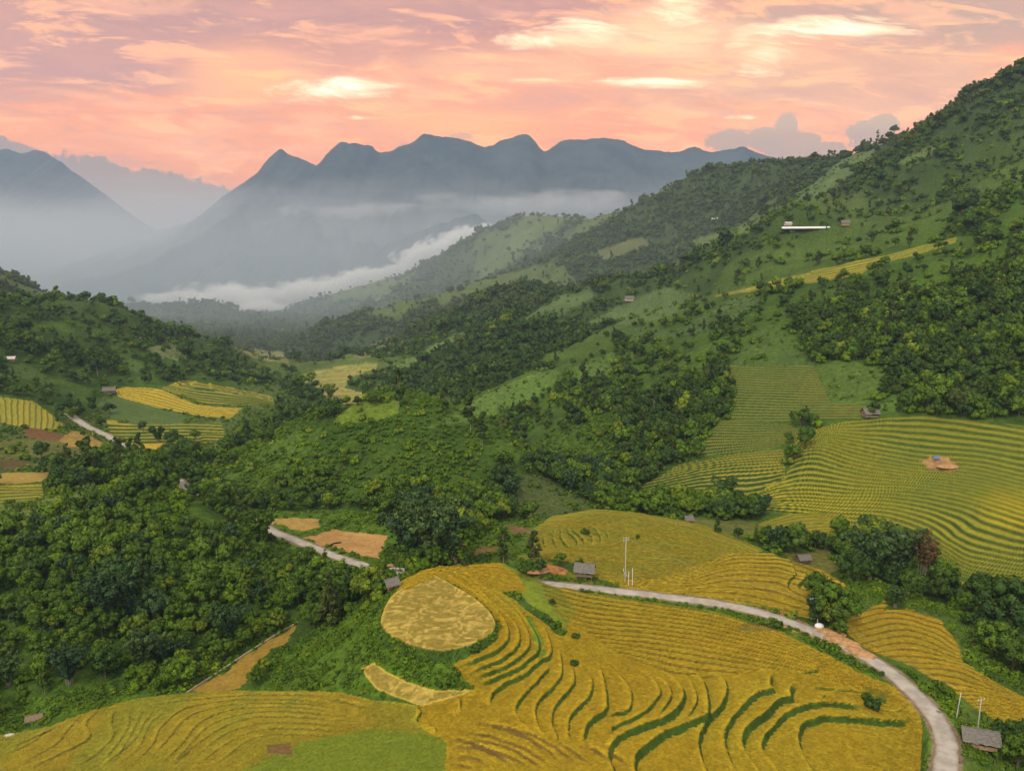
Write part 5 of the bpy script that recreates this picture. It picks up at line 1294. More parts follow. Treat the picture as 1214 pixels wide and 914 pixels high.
def mist_dens(t):
    co = t.n('ShaderNodeTexCoord').outputs['Object']
    s = t.n('ShaderNodeSeparateXYZ', ins={0: co})
    mp = t.n('ShaderNodeMapping', ins={0: co}); mp.inputs['Scale'].default_value = (.0007, .0006, .003)
    n = t.noise(mp.outputs[0], 1, 4, .55)
    z = t.m('ADD', s.outputs[2], t.m('MULTIPLY', t.m('SUBTRACT', n, .5), 380))
    d = t.mr(z, 300, -80, 0, 1)
    fy = t.m('MULTIPLY', t.mr(s.outputs[1], 380, 1900), t.mr(s.outputs[0], 1500, 500, .7, 1))
    return t.m('MULTIPLY', t.m('MULTIPLY', d, fy), 4.4e-4)
mm = vol_mat('mist', (.74,.84,.96), 0, mist_dens)
o = box('valley_mist', -4500, 2600, 380, 3300, -330, 520, mm); tag(o, 'thin blue grey mist in the valley between the green slopes', 'mist', kind='stuff')
def mist_far(t):
    co = t.n('ShaderNodeTexCoord').outputs['Object']; s = t.n('ShaderNodeSeparateXYZ', ins={0: co})
    mp = t.n('ShaderNodeMapping', ins={0: co}); mp.inputs['Scale'].default_value = (.0011, .0009, .004)
    n = t.noise(mp.outputs[0], 1, 5, .6); z = t.m('ADD', s.outputs[2], t.m('MULTIPLY', t.m('SUBTRACT', n, .5), 520))
    return t.m('MULTIPLY', t.m('MULTIPLY', t.mr(z, 460, 60, 0, 1), t.mr(s.outputs[1], 4100, 4500)), 1.15e-3)
o = box('valley_mist', -7500, 4200, 4100, 5650, -400, 760, vol_mat('far_mist', (.86,.90,.96), 0, mist_far)); tag(o, 'pale mist pooled at the foot of the blue peaks', 'mist', kind='stuff')

def cloud_dens(R, dens, sc):
    def f(t):
        co = t.n('ShaderNodeTexCoord').outputs['Object']
        q = t.n('ShaderNodeVectorMath', operation='DIVIDE'); t.put(q.inputs[0], co); q.inputs[1].default_value = R
        ln = t.n('ShaderNodeVectorMath', operation='LENGTH'); t.put(ln.inputs[0], q.outputs[0])
        mp = t.n('ShaderNodeMapping', ins={0: co}); mp.inputs['Scale'].default_value = (sc, sc, sc * 1.8)
        n = t.noise(mp.outputs[0], 1, 5, .6)
        k = t.m('ADD', t.m('SUBTRACT', 1, ln.outputs['Value']), t.m('MULTIPLY', t.m('SUBTRACT', n, .5), 3.8))
        return t.m('MULTIPLY', t.mr(k, .05, .6), dens)
    return f
def cloud(u, v, D, R, dens, sc, label, tilt=0, rot=0):
    c = at_d(u, v, D)
    V, Fc = ICO[1]
    me = mesh_np('low_cloud', V * np.array(R) * 1.12, tris=Fc); me.materials.append(vol_mat('cloud_white', (.995,.985,.98), 0, cloud_dens(R, dens, sc)))
    o = link(bpy.data.objects.new('low_cloud', me)); o.location = c; o.rotation_euler = (0, tilt, rot)
    tag(o, label, 'cloud', kind='stuff')
cloud(262, 354, 2750, (200, 140, 62), .03, .011, 'white puff of low cloud over the dark ridge at the valley mouth')
cloud(300, 368, 2600, (130, 110, 44), .03, .013, 'white low cloud spilling down into the valley mouth')
cloud(345, 350, 2900, (270, 140, 60), .03, .010, 'long white low cloud against the foot of the slope', -.10)
cloud(415, 334, 3050, (240, 140, 52), .03, .011, 'upper end of the white low cloud climbing the slope', -.16)
cloud(205, 353, 3000, (170, 120, 24), .04, .012, 'thin white streak of cloud over the low dark ridge')
cloud(490, 308, 3200, (130, 110, 68), .03, .012, 'white cloud tucked behind the shoulder of the right mountain', -.4)
cloud(535, 288, 3300, (190, 130, 60), .03, .011, 'white cloud rising behind the right mountain shoulder', -.3)
cloud(80, 368, 2500, (130, 120, 26), .04, .012, 'small pale cloud above the left ridge end')
cloud(640, 240, 4300, (700, 300, 70), .0014, .004, 'soft pale cloud along the foot of the blue peaks', .0)
cloud(430, 250, 4700, (500, 200, 50), .0022, .005, 'faint pale cloud streak across the blue peaks')

# ------------------------------------------------------------------ sky
SUN_EL, SUN_AZ = math.radians(48), math.radians(205)   # azimuth clockwise from +Y
W = bpy.data.worlds.new('World'); S.world = W; W.use_nodes = True
t = NT(W.node_tree)
out = t.n('ShaderNodeOutputWorld'); bg = t.n('ShaderNodeBackground'); t.t.links.new(bg.outputs[0], out.inputs[0]); bg.inputs['Strength'].default_value = .1
sky = t.n('ShaderNodeTexSky', sky_type='NISHITA'); sky.sun_disc = False; sky.sun_elevation = SUN_EL; sky.sun_rotation = SUN_AZ; sky.dust_density = 3; sky.air_density = 1.2
co = t.n('ShaderNodeTexCoord').outputs['Generated']
sp = t.n('ShaderNodeSeparateXYZ', ins={0: co}); dx_, dy_, dz_ = sp.outputs
yy = t.m('MAXIMUM', dy_, .05)
A_ = t.m('DIVIDE', dx_, yy); T_ = t.m('DIVIDE', dz_, yy)
el = dz_       # sine of elevation
ramp = t.n('ShaderNodeValToRGB', ins={0: t.mr(el, 0, .5, 0, 1, False)})
cr = ramp.color_ramp; e3v = None
SKYR = [(0, (1.0,.42,.24)), (.14, (2.0,.60,.24)), (.22, (2.05,.68,.30)), (.30, (1.9,.68,.36)), (.40, (1.7,.68,.44)), (.52, (1.4,.66,.52)), (.70, (1.0,.66,.62)), (1.0, (.80,.82,.90))]
while len(cr.elements) < len(SKYR): cr.elements.new(.5)
for e, (p_, c_) in zip(cr.elements, SKYR): e.position = p_; e.color = (*c_, 1)
col = ramp.outputs[0]
# cloud coordinates: a flat layer seen in perspective
inv = t.m('DIVIDE', 1, t.m('ADD', t.m('MAXIMUM', dz_, 0), .10))
cv = t.n('ShaderNodeCombineXYZ'); t.put(cv.inputs[0], t.m('MULTIPLY', dx_, inv)); t.put(cv.inputs[1], t.m('MULTIPLY', dy_, inv)); cv.inputs[2].default_value = 3.1
cvv = cv.outputs[0]
mp = t.n('ShaderNodeMapping', ins={0: cvv}); mp.inputs['Scale'].default_value = (1.0, 1.7, 1); mp.inputs['Rotation'].default_value = (0, 0, .12)
n1 = t.noise(mp.outputs[0], .85, 6, .55, dist=.6); n2 = t.noise(mp.outputs[0], 2.4, 8, .68, dist=.35); n3 = t.noise(cvv, .55, 3, .5)
# mauve grey layer, heavier at the upper left and right of centre at the top
def gauss(a0, t0, wa, wt, src=None):
    a = t.m('DIVIDE', t.m('SUBTRACT', A_, a0), wa); b = t.m('DIVIDE', t.m('SUBTRACT', T_, t0), wt)
    return t.m('EXPONENT', t.m('MULTIPLY', t.m('ADD', t.m('MULTIPLY', a, a), t.m('MULTIPLY', b, b)), -1))
def AT(u, v): x, y, z = ray(u, v); return float(x / y), float(z / y)
def gpx(u, v, wu, wv): a, b = AT(u, v); return gauss(a, b, wu / 900, wv / 900)
def add(*s):
    r = s[0]
    for q in s[1:]: r = t.m('ADD', r, q)
    return r
front = t.mr(dy_, .2, .5)
e3m = t.n('ShaderNodeCombineXYZ'); t.put(e3m.inputs[0], t.m('MULTIPLY', A_, 2.6)); t.put(e3m.inputs[1], t.m('ADD', t.m('MULTIPLY', T_, 13), t.m('MULTIPLY', A_, .8))); e3v = e3m.outputs[0]
e3 = t.noise(e3v, 1.1, 9, .6, dist=.7); e4 = t.noise(e3v, 3.2, 8, .66, dist=.5)
n2 = t.m('ADD', t.m('MULTIPLY', n2, .8), t.m('MULTIPLY', t.m('SUBTRACT', e3, .5), 1.4)); n2 = t.m('ADD', n2, .1)
def wash(u, v, wu, wv, k, c, rag=.9):
    """a broad area of coloured cloud with ragged, streaky edges"""
    global col
    g_ = t.m('MULTIPLY', gpx(u, v, wu, wv), front)
    q = t.m('ADD', g_, t.m('MULTIPLY', t.m('SUBTRACT', e3, .5), rag * 3.0))
    col = t.mixc(t.m('MULTIPLY', t.m('MULTIPLY', t.mr(q, .10, .85), t.mr(g_, .0, .35)), k), col, c)
wash(90, 50, 260, 60, .85, (1.05,.52,.56)); wash(300, 30, 240, 26, .75, (1.05,.52,.52))
wash(480, 44, 190, 36, .75, (1.15,.54,.50)); wash(650, 26, 130, 22, .85, (1.0,.42,.42), .7)
wash(1000, 90, 260, 46, .75, (1.50,.85,.62)); wash(1120, 30, 170, 26, .85, (1.0,.62,.56)); wash(860, 100, 120, 26, .5, (1.5,.85,.62))
wash(930, 28, 120, 12, .7, (1.1,.66,.56), .8); wash(560, 105, 200, 30, .45, (1.7,.70,.50)); wash(200, 130, 160, 20, .4, (1.7,.60,.42))
wash(780, 45, 120, 26, .7, (2.4,1.45,.95)); wash(600, 80, 120, 16, .4, (2.3,1.2,.7)); wash(1000, 150, 200, 24, .45, (2.1,1.05,.66))
wash(285, 92, 70, 30, .38, (2.5,1.15,.55), 1.2)
for _u, _v, _wu, _wv, _k in ((120, 12, 300, 34, .8), (450, 18, 260, 24, .7), (650, 16, 110, 18, .6), (1100, 16, 240, 24, .75), (60, 90, 160, 30, .5)): wash(_u, _v, _wu, _wv, _k, (.92,.48,.54) if _u < 900 else (.92,.60,.58), .7)
col = t.mixc(t.m('MULTIPLY', t.mr(e4, .50, .62), .42), col, (1.25,.62,.56))
col = t.mixc(t.m('MULTIPLY', t.mr(e3, .52, .64), .35), col, (1.30,.62,.56)); col = t.mixc(t.m('MULTIPLY', t.mr(e3, .48, .38), .35), col, (2.4,1.15,.72)); col = t.mixc(t.m('MULTIPLY', t.mr(e4, .49, .36), .40), col, (2.8,1.3,.62))
# bright gaps
gl = add(t.m('MULTIPLY', gpx(400, 106, 75, 16), .9), t.m('MULTIPLY', gpx(655, 46, 60, 13), .95), t.m('MULTIPLY', gpx(772, 98, 80, 6), 1.0), t.m('MULTIPLY', gpx(640, 96, 40, 3), .8), t.m('MULTIPLY', gpx(1000, 36, 80, 14), .85), t.m('MULTIPLY', gpx(902, 66, 36, 22), .95),
         t.m('MULTIPLY', gpx(780, 16, 80, 14), .8), t.m('MULTIPLY', gpx(882, 140, 22, 3), .8), t.m('MULTIPLY', gpx(460, 140, 60, 3), .55), t.m('MULTIPLY', gpx(680, 20, 30, 6), .4))
gq = t.m('ADD', t.m('MULTIPLY', gl, front), t.m('MULTIPLY', t.m('SUBTRACT', e4, .5), 4.2))
gq = t.m('MULTIPLY', gq, t.mr(t.m('MULTIPLY', gl, front), .03, .35))
col = t.mixc(t.m('MULTIPLY', t.mr(gq, .15, 1.0), .8), col, (2.5,1.6,1.15)); col = t.mixc(t.m('MULTIPLY', t.mr(gq, .75, 1.5), .85), col, (2.7,2.15,2.2))
yl = t.m('MULTIPLY', t.m('MULTIPLY', add(t.m('MULTIPLY', gpx(285, 88, 60, 30), .35), t.m('MULTIPLY', gpx(540, 150, 90, 16), .7)), front), .55)
col = t.mixc(yl, col, (3.0,1.25,.38))
# grey cloud bank on the horizon at the left, and two small heaps of cloud at the right
ev = t.n('ShaderNodeCombineXYZ'); t.put(ev.inputs[0], A_); t.put(ev.inputs[1], T_); ev = ev.outputs[0]
e1 = t.noise(ev, 16, 5, .6); e2 = t.noise(ev, 45, 4, .6)
edge = add(t.m('MULTIPLY', t.m('SUBTRACT', e1, .5), .055), t.m('MULTIPLY', t.m('SUBTRACT', e2, .5), .022))
aL, tL = AT(5, 163); aM, tM = AT(150, 198); aR, tR = AT(275, 222)
top = t.m('ADD', t.mr(A_, aL, aM, tL, tM, False), t.mr(A_, aM, aR, 0, tR - tM, False))
top = t.m('ADD', top, t.mr(A_, aR, aR + .12, 0, -.06, False))
bank = t.mr(t.m('SUBTRACT', t.m('ADD', top, edge), T_), -.001, .004)
bank = t.m('MULTIPLY', bank, front)
col = t.mixc(t.m('MULTIPLY', bank, .92), col, (.62,.46,.46))
def heap(lobes, c):
    r = None
    for u, v, wu, wv in lobes:
        q = gpx(u, v, wu, wv); r = q if r is None else t.m('MAXIMUM', r, q)
    k = t.m('ADD', r, t.m('MULTIPLY', t.m('SUBTRACT', t.noise(ev, 34, 7, .68), .5), 1.0))
    return t.m('MULTIPLY', t.mr(k, .42, .60), front)
hp = heap([(865,168,34,15),(905,165,26,18),(932,152,18,20),(940,175,44,24),(975,180,30,14),(1026,156,24,14),(1048,148,24,14),(1040,172,34,18)], None)
col = t.mixc(t.m('MULTIPLY', hp, .85), col, (.85,.62,.58))
ht = t.m('MULTIPLY', hp, t.mr(T_, AT(0, 165)[1], AT(0, 145)[1]))
col = t.mixc(t.m('MULTIPLY', ht, .35), col, (1.3,.95,.75))
wisp = t.m('MULTIPLY', t.mr(add(t.noise(ev, 25, 5, .6), t.m('MULTIPLY', add(gpx(545, 162, 26, 5), gpx(900, 172, 30, 10), gpx(480, 172, 16, 5)), .35)), .72, .85), front)
col = t.mixc(t.m('MULTIPLY', wisp, .5), col, (.9,.62,.6))
# below the horizon
col = t.mixc(t.mr(dz_, 0, -.1), col, (.10,.12,.08))
# clouds shine ten times what the background strength lets through; the clear sky stands above and behind them
col = t.mixc(1.0, col, (1.0, .98, .78), 'MULTIPLY')
sc_ = t.n('ShaderNodeVectorMath', operation='SCALE'); t.put(sc_.inputs[0], col); sc_.inputs['Scale'].default_value = SKY_GAIN * 10
up = t.m('MAXIMUM', t.mr(dz_, .42, .75), t.mr(dy_, .10, -.35))
over = t.n('ShaderNodeVectorMath', operation='SCALE'); t.put(over.inputs[0], t.mixc(t.mr(n3, .35, .65), (1.0,.92,.80), (1.25,1.15,.98))); over.inputs['Scale'].default_value = OVER_GAIN * 10
cl = t.mixc(.15, over.outputs[0], sky.outputs[0])
fin = t.mixc(up, sc_.outputs[0], cl)
t.put(bg.inputs['Color'], fin)

L = bpy.data.lights.new('sun', 'SUN'); L.energy = SUN_E; L.angle = math.radians(10); L.color = (1, .93, .82)
lo = link(bpy.data.objects.new('sun', L))
sd = Vector((math.sin(SUN_AZ) * math.cos(SUN_EL), math.cos(SUN_AZ) * math.cos(SUN_EL), math.sin(SUN_EL)))
lo.rotation_euler = sd.to_track_quat('Z', 'Y').to_euler()

cam = bpy.data.cameras.new('camera'); cam.sensor_width = 36; cam.lens = 36 * F / 1214; cam.clip_start = 1; cam.clip_end = 60000
cam_o = link(bpy.data.objects.new('camera', cam)); cam_o.rotation_euler = (PI / 2 - PITCH, 0, 0)
S.camera = cam_o
S.view_settings.view_transform = 'Standard'; S.view_settings.look = 'None'; S.view_settings.gamma = 1; S.view_settings.exposure = EXPO
S.cycles.volume_bounces = 8; S.cycles.max_bounces = 9; S.cycles.diffuse_bounces = 3; S.cycles.glossy_bounces = 1; S.cycles.transmission_bounces = 1
S.cycles.transparent_max_bounces = 4; S.cycles.volume_step_rate = 3.0; S.cycles.volume_max_steps = 48
S.cycles.use_denoising = True; S.cycles.use_adaptive_sampling = True; S.cycles.adaptive_threshold = .02
S.cycles.use_light_tree = False
M_SOILWALL = mat('dusty_concrete', m_plain((.36,.30,.20), .3, 1.5), .9)
# ------------------------------------------------------------------ huts, posts and small things
def bm_boxes(name, boxes, m, parent, rot=None):
    """boxes: (x0,x1,y0,y1,z0,z1) list -> one mesh"""
    V = []; Q = []
    for x0, x1, y0, y1, z0, z1 in boxes:
        n = len(V); V += [(x, y, z) for z in (z0, z1) for y in (y0, y1) for x in (x0, x1)]
        Q += [(n, n+2, n+3, n+1), (n+4, n+5, n+7, n+6), (n, n+1, n+5, n+4), (n+2, n+6, n+7, n+3), (n, n+4, n+6, n+2), (n+1, n+3, n+7, n+5)]
    me = mesh_np(name, np.array(V), quads=np.array(Q), smooth=False); me.materials.append(m)
    return link(bpy.data.objects.new(name, me), parent)

def slab(name, corners, th, m, parent, nx_=1, sag=.0):
    """roof pitch: four corners (eave0, eave1, ridge1, ridge0), with slight waviness and thickness"""
    c = [np.array(p, float) for p in corners]; rs_ = np.random.default_rng(len(name) + int(abs(c[0][0]) * 10))
    nu, nv = 14, 7; V = []
    nrm = np.cross(c[1] - c[0], c[3] - c[0]); nrm /= np.linalg.norm(nrm)
    if nrm[2] < 0: nrm = -nrm
    for lay in (0, 1):
        for j in range(nv + 1):
            for i in range(nu + 1):
                a, b = i / nu, j / nv
                p = c[0] * (1 - a) * (1 - b) + c[1] * a * (1 - b) + c[2] * a * b + c[3] * (1 - a) * b
                p = p + nrm * (.03 * math.sin(i * 2.1) + .02 * math.sin(j * 3 + i) - sag * math.sin(PI * a) + (th if lay else 0))
                if j == 0: p = p + (c[0] - c[3]) / np.linalg.norm(c[0] - c[3]) * (.08 * math.sin(i * 1.7) + .05 * math.sin(i * 4.1))
                V.append(p)
    n1 = (nu + 1) * (nv + 1); Q = []
    idx = lambda l, i, j: l * n1 + j * (nu + 1) + i
    for j in range(nv):
        for i in range(nu):
            Q.append((idx(0,i,j), idx(0,i,j+1), idx(0,i+1,j+1), idx(0,i+1,j))); Q.append((idx(1,i,j), idx(1,i+1,j), idx(1,i+1,j+1), idx(1,i,j+1)))
    for i in range(nu): Q.append((idx(0,i,0), idx(0,i+1,0), idx(1,i+1,0), idx(1,i,0))); Q.append((idx(0,i,nv), idx(1,i,nv), idx(1,i+1,nv), idx(0,i+1,nv)))
    for j in range(nv): Q.append((idx(0,0,j), idx(1,0,j), idx(1,0,j+1), idx(0,0,j+1))); Q.append((idx(0,nu,j), idx(0,nu,j+1), idx(1,nu,j+1), idx(1,nu,j)))
    me = mesh_np(name, np.array(V), quads=np.array(Q), smooth=False); me.materials.append(m)
    return link(bpy.data.objects.new(name, me), parent)

def hut(name, u, v, rz, L, Wd, wallh, stilt, roofh, label, wallm=M_WOOD, roofm=M_ROOF, cat='hut', over=.7, openfront=True, group=None, chim=False):
    p = pick(u, v); e = link(bpy.data.objects.new(name, None)); e.location = p; e.rotation_euler = (0, 0, rz); tag(e, label, cat, group)
    for sx in (-1, 0, 1):
        for sy in (-1, 1):
            V, Q = tube([[(sx * L * .46, sy * Wd * .45, -1.2, .11), (sx * L * .46, sy * Wd * .45, stilt + wallh, .09)]], 7)
            me = mesh_np('post', V, quads=Q); me.materials.append(wallm if wallm is not M_OCHRE else M_WOOD); link(bpy.data.objects.new('post', me), e)
    bm_boxes('floor', [(-L/2, L/2, -Wd/2, Wd/2, stilt - .12, stilt)], M_WOOD, e)
    z0, z1 = stilt + .002, stilt + wallh; tk = .08
    planks = []
    def wallp(x0, x1, y0, y1):
        if abs(x1 - x0) > abs(y1 - y0):
            n = max(2, int((x1 - x0) / .28))
            for i in range(n): planks.append((x0 + (x1-x0)*i/n + .01, x0 + (x1-x0)*(i+1)/n - .01, y0 + .012 * (i % 2), y1 + .012 * (i % 3), z0, z1 - .06 * ((i * 7) % 3)))
        else:
            n = max(2, int((y1 - y0) / .28))
            for i in range(n): planks.append((x0 + .012 * (i % 2), x1 + .012 * (i % 3), y0 + (y1-y0)*i/n + .01, y0 + (y1-y0)*(i+1)/n - .01, z0, z1 - .06 * ((i * 5) % 3)))
    a = .40
    wallp(-L/2 + tk, L/2 - tk, Wd/2 - tk, Wd/2); wallp(-L/2, -L/2 + tk, -Wd/2, Wd/2); wallp(L/2 - tk, L/2, -Wd/2, Wd/2)
    if openfront:
        wallp(-L/2 + tk, -L * .05, -Wd/2, -Wd/2 + tk); planks.append((-L*.05, L/2 - tk, -Wd/2, -Wd/2 + tk, z0, z0 + wallh * .38))
    else: wallp(-L/2 + tk, L/2 - tk, -Wd/2, -Wd/2 + tk)
    bm_boxes('wall', planks, wallm, e)
    zr = z1 + roofh; ex = L/2 + over; ey = Wd/2 + over; ze = z1 - over * roofh / (Wd/2)
    roof = link(bpy.data.objects.new('roof', None), e)
    slab('roof_pitch', [(-ex, -ey, ze), (ex, -ey, ze), (ex - .05, 0.0, zr), (-ex + .05, 0.0, zr)], .07, roofm, roof, sag=.06)
    slab('roof_pitch', [(-ex, ey, ze), (ex, ey, ze), (ex - .05, .004, zr), (-ex + .05, .004, zr)], .07, roofm, roof, sag=.06)
    V, Q = tube([[(-ex - .1, 0, zr + .07, .1), (0, 0, zr + .03, .1), (ex + .1, 0, zr + .09, .1)]], 7); me = mesh_np('ridge_cap', V, quads=Q); me.materials.append(roofm); link(bpy.data.objects.new('ridge_cap', me), roof)
    # gables
    for sx in (-1, 1):
        x = sx * (L/2 - .04)
        me = mesh_np('gable', np.array([(x - .04, -Wd/2, z1 - .05), (x - .04, Wd/2, z1 - .05), (x - .04, 0, zr - .12), (x + .04, -Wd/2, z1 - .05), (x + .04, Wd/2, z1 - .05), (x + .04, 0, zr - .12)]), quads=np.array([(0,1,4,3),(1,2,5,4),(2,0,3,5)]), tris=np.array([(0,2,1),(3,4,5)]), smooth=False)
        me.materials.append(wallm); link(bpy.data.objects.new('gable', me), e)
    return e
hut('field_hut', 1160, 884, -.32, 5.4, 3.6, 1.9, .5, 1.25, 'weathered plank hut with a grey shingle roof beside the road at the lower right corner', M_OCHRE)
hut('stilt_hut', 693, 686, -.22, 4.8, 3.4, 1.9, 1.4, 1.5, 'brown wooden stilt hut with a grey roof at the road behind the golden terraces', M_WOOD)
hut('small_hut', 464, 699, .62, 2.9, 2.3, 1.5, .8, 1.0, 'small grey roofed hut on the rim of the knoll left of the round stubble field', M_OCHRE)
hut('field_hut', 1031, 494, .1, 6.5, 4.5, 2.2, .2, 2.0, 'dark old hut between the upper terraces and the wide terrace bowl', M_WOOD)
hut('field_hut', 952, 666, .2, 3.6, 2.8, 1.5, .3, 1.0, 'tiny grey hut in the hollow behind the golden mound', M_WOOD)
hut('field_hut', 816, 618, .3, 2.4, 2.0, 1.2, .2, .9, 'tiny hut at the far rim of the golden mound', M_OCHRE, M_ROOF)
hut('field_hut', 130, 466, .3, 8.5, 5, 2.4, .3, 2.2, 'brown roofed farmhouse in the trees at the left end of the yellow terraces', M_WOOD, M_ROOF, 'house')
hut('field_hut', 14, 428, .2, 5, 4, 2, .2, 1.4, 'pale roofed hut in a clearing on the left hillside', M_OCHRE, M_CONC, 'house')
hut('farmhouse', 160, 406, .1, 11, 6, 2.4, .2, 2, 'house with a rusty pink roof on the left shoulder of the valley', M_OCHRE, M_TERRA, 'house', openfront=False)
hut('farmhouse', 746, 357, .1, 9, 6, 3, .2, 2.5, 'white walled house under a grey roof alone on the green mountainside', M_CONC, M_ROOF, 'house', openfront=False)
hut('farmhouse', 847, 262, .1, 9, 6, 3, .2, 2.5, 'small white house above the pale fields on the mountain', M_WHITE, M_WHITE, 'house', openfront=False)
hut('farmhouse', 934, 268, .2, 6, 4.5, 2.2, .2, 1.4, 'pale house at the left end of the long white greenhouse', M_CONC, M_CONC, 'house', openfront=False)
hut('farmhouse', 1002, 268, -.2, 7, 5, 3, .2, 2, 'small brown shed at the right end of the long white greenhouse', M_OCHRE, M_ROOF, 'house', openfront=False)
hut('plank_shed', 41, 853, .4, 2.4, 1.4, .7, .1, .5, 'tiny collapsed plank shed by the gully at the lower left edge', M_WOOD, M_WOOD, openfront=False)

# the long greenhouse
p = pick(938, 270); q = pick(992, 269)
e = link(bpy.data.objects.new('greenhouse', None)); e.location = (p + q) / 2 - Vector((0, 0, .9)); d = q - p; e.rotation_euler = (0, 0, math.atan2(d.y, d.x) * .5); tag(e, 'long low white greenhouse on the mountainside at the upper right', 'greenhouse')
Lg = 58.0; ns = 40; arc = [(math.cos(th) * 3.6, math.sin(th) * 1.9) for th in np.linspace(0, PI, 12)]
V = []; Q = []
for k in range(ns + 1):
    for a_, b_ in arc: V.append((-Lg/2 + Lg * k / ns, a_, b_ - 0.4 + .08 * (k % 2)))
for k in range(ns):
    for i in range(11): Q.append((k*12+i, (k+1)*12+i, (k+1)*12+i+1, k*12+i+1))
me = mesh_np('cover', np.array(V), quads=np.array(Q)); me.materials.append(M_WHITE); link(bpy.data.objects.new('cover', me), e)
for k in (0, ns):
    c0 = [(-Lg/2 + Lg * k / ns, a_, b_ - .4) for a_, b_ in arc]; n_ = len(c0)
    me = mesh_np('end_wall', np.array(c0 + [(-Lg/2 + Lg * k / ns, 0, -.4)]), tris=np.array([(i, i + 1, n_) for i in range(n_ - 1)])); me.materials.append(M_WHITE); link(bpy.data.objects.new('end_wall', me), e)
bm_boxes('base_wall', [(-Lg/2, Lg/2, -3.5, 3.5, -1.6, -.3)], M_GAPSHADE, e)  # base coloured dark to stand in for the shaded gap below the cover

# posts
def pole(name, u, v, hpx, r, label, arms=0, group=None, m=M_CONC, lean=.0, box_=False):
    p = pick(u, v); dep = p.y * CP - p.z * SP; hgt = hpx * dep / F / math.cos(math.atan((v - CY) / F) + PITCH)
    e = link(bpy.data.objects.new(name, None)); e.location = p; e.rotation_euler = (lean, lean, 0); tag(e, label, 'post' if not arms else 'utility pole', group)
    V, Q = tube([[(0, 0, -.8, r), (0, 0, hgt * .5, r * .85), (0, 0, hgt, r * .65), (0, 0, hgt + .02, .01)]], 8)
    me = mesh_np('shaft', V, quads=Q); me.materials.append(m); link(bpy.data.objects.new('shaft', me), e)
    for k in range(arms):
        z = hgt - .25 - .7 * k
        a = bm_boxes('crossarm', [(-.9, .9, -.06, .06, z - .06, z + .06)], M_METAL, e); a.rotation_euler = (0, 0, .3)
        for x in (-.8, 0.0, .8):
            V, Q = tube([[(x, 0, z + .06, .05), (x, 0, z + .14, .09), (x, 0, z + .2, .05), (x, 0, z + .28, .07)]], 8)
            me = mesh_np('insulator', V, quads=Q); me.materials.append(M_WHITE); link(bpy.data.objects.new('insulator', me), a)
    if box_:
        bm_boxes('meter_box', [(-.35, .35, -.3, .3, hgt * .12, hgt * .12 + 1.0)], M_METAL, e)
        V, Q = tube([[(-.5, 0, hgt * .22, .05), (-.5, .0, hgt * .27, .1), (-.5, 0, hgt * .3, .04)]], 8); me = mesh_np('insulator', V, quads=Q); me.materials.append(M_WHITE); link(bpy.data.objects.new('insulator', me), e)
    return e, Vector(p) + Vector((0, 0, hgt - .1))
_, topA = pole('utility_pole', 741, 689, 50, .14, 'tall grey utility pole with crossarms in front of the golden mound', 2, box_=True)
pole('concrete_post', 745, 694, 16, .09, 'short white post at the foot of the tall pole, left of its twin', 0, None, M_WHITE)
pole('concrete_post', 749.5, 695, 21, .09, 'short white post at the foot of the tall pole, right of its twin', 0, None, M_WHITE)
_, topB = pole('utility_pole', 962, 734, 24, .13, 'grey utility pole before the leafy tree at the road bend', 1)
pole('concrete_post', 969, 741, 9, .09, 'short white post directly behind the white tank', 0, None, M_WHITE)
pole('concrete_post', 1134, 850, 27, .12, 'leaning white concrete post on the bank right of the road', 0, None, M_CONC, .04)
_, topC = pole('utility_pole', 1159, 866, 34, .12, 'thin pole rising behind the lower right hut', 1)
pole('concrete_post', 80.5, 561, 27, .16, 'pale concrete post in the olive field at the left', 1)
pole('concrete_post', 110, 518, 12, .14, 'thin post on the verge of the far road', 0)
pole('concrete_post', 526, 668, 7, .12, 'small pale post behind the rim of the knoll')
pole('bare_pole', 640, 684, 30, .07, 'thin bare stem standing on the orange soil left of the brown hut', 0, None, M_PALEBARK)
# white water tank
p = pick(971, 745); e = link(bpy.data.objects.new('water_tank', None)); e.location = p + Vector((0, 0, .0)); tag(e, 'round white water tank on bare soil at the road bend', 'tank')
V, Fc = ICO[1]; Vt, Ft = ico(3)
me = mesh_np('tank_body', Vt * np.array([1.15, .9, .75]) + (0, 0, .7), tris=Ft); me.materials.append(M_WHITE); link(bpy.data.objects.new('tank_body', me), e)
bm_boxes('cradle', [(-.9, -.7, -.6, .6, -.3, .3), (.7, .9, -.6, .6, -.3, .3)], M_CONC, e)
# blue tarpaulin shelter on the bare soil among the terraces
p = pick(1110, 546); e = link(bpy.data.objects.new('blue_tent', None)); e.location = p; e.scale = (.62, .62, .75); tag(e, 'small blue tarpaulin shelter on bare soil in the middle of the terraces', 'shelter')
for x in (-1.4, 1.4):
    for y in (-1, 1):
        V, Q = tube([[(x, y, -.5, .06), (x, y, 1.7, .05)]], 6); me = mesh_np('post', V, quads=Q); me.materials.append(M_WOOD); link(bpy.data.objects.new('post', me), e)
slab('canopy', [(-1.9, -1.4, 1.5), (1.9, -1.4, 1.5), (1.9, .002, 2.5), (-1.9, .002, 2.5)], .03, M_BLUE, e); slab('canopy', [(-1.9, 1.4, 1.5), (1.9, 1.4, 1.5), (1.9, 0, 2.5), (-1.9, 0, 2.5)], .03, M_BLUE, e)

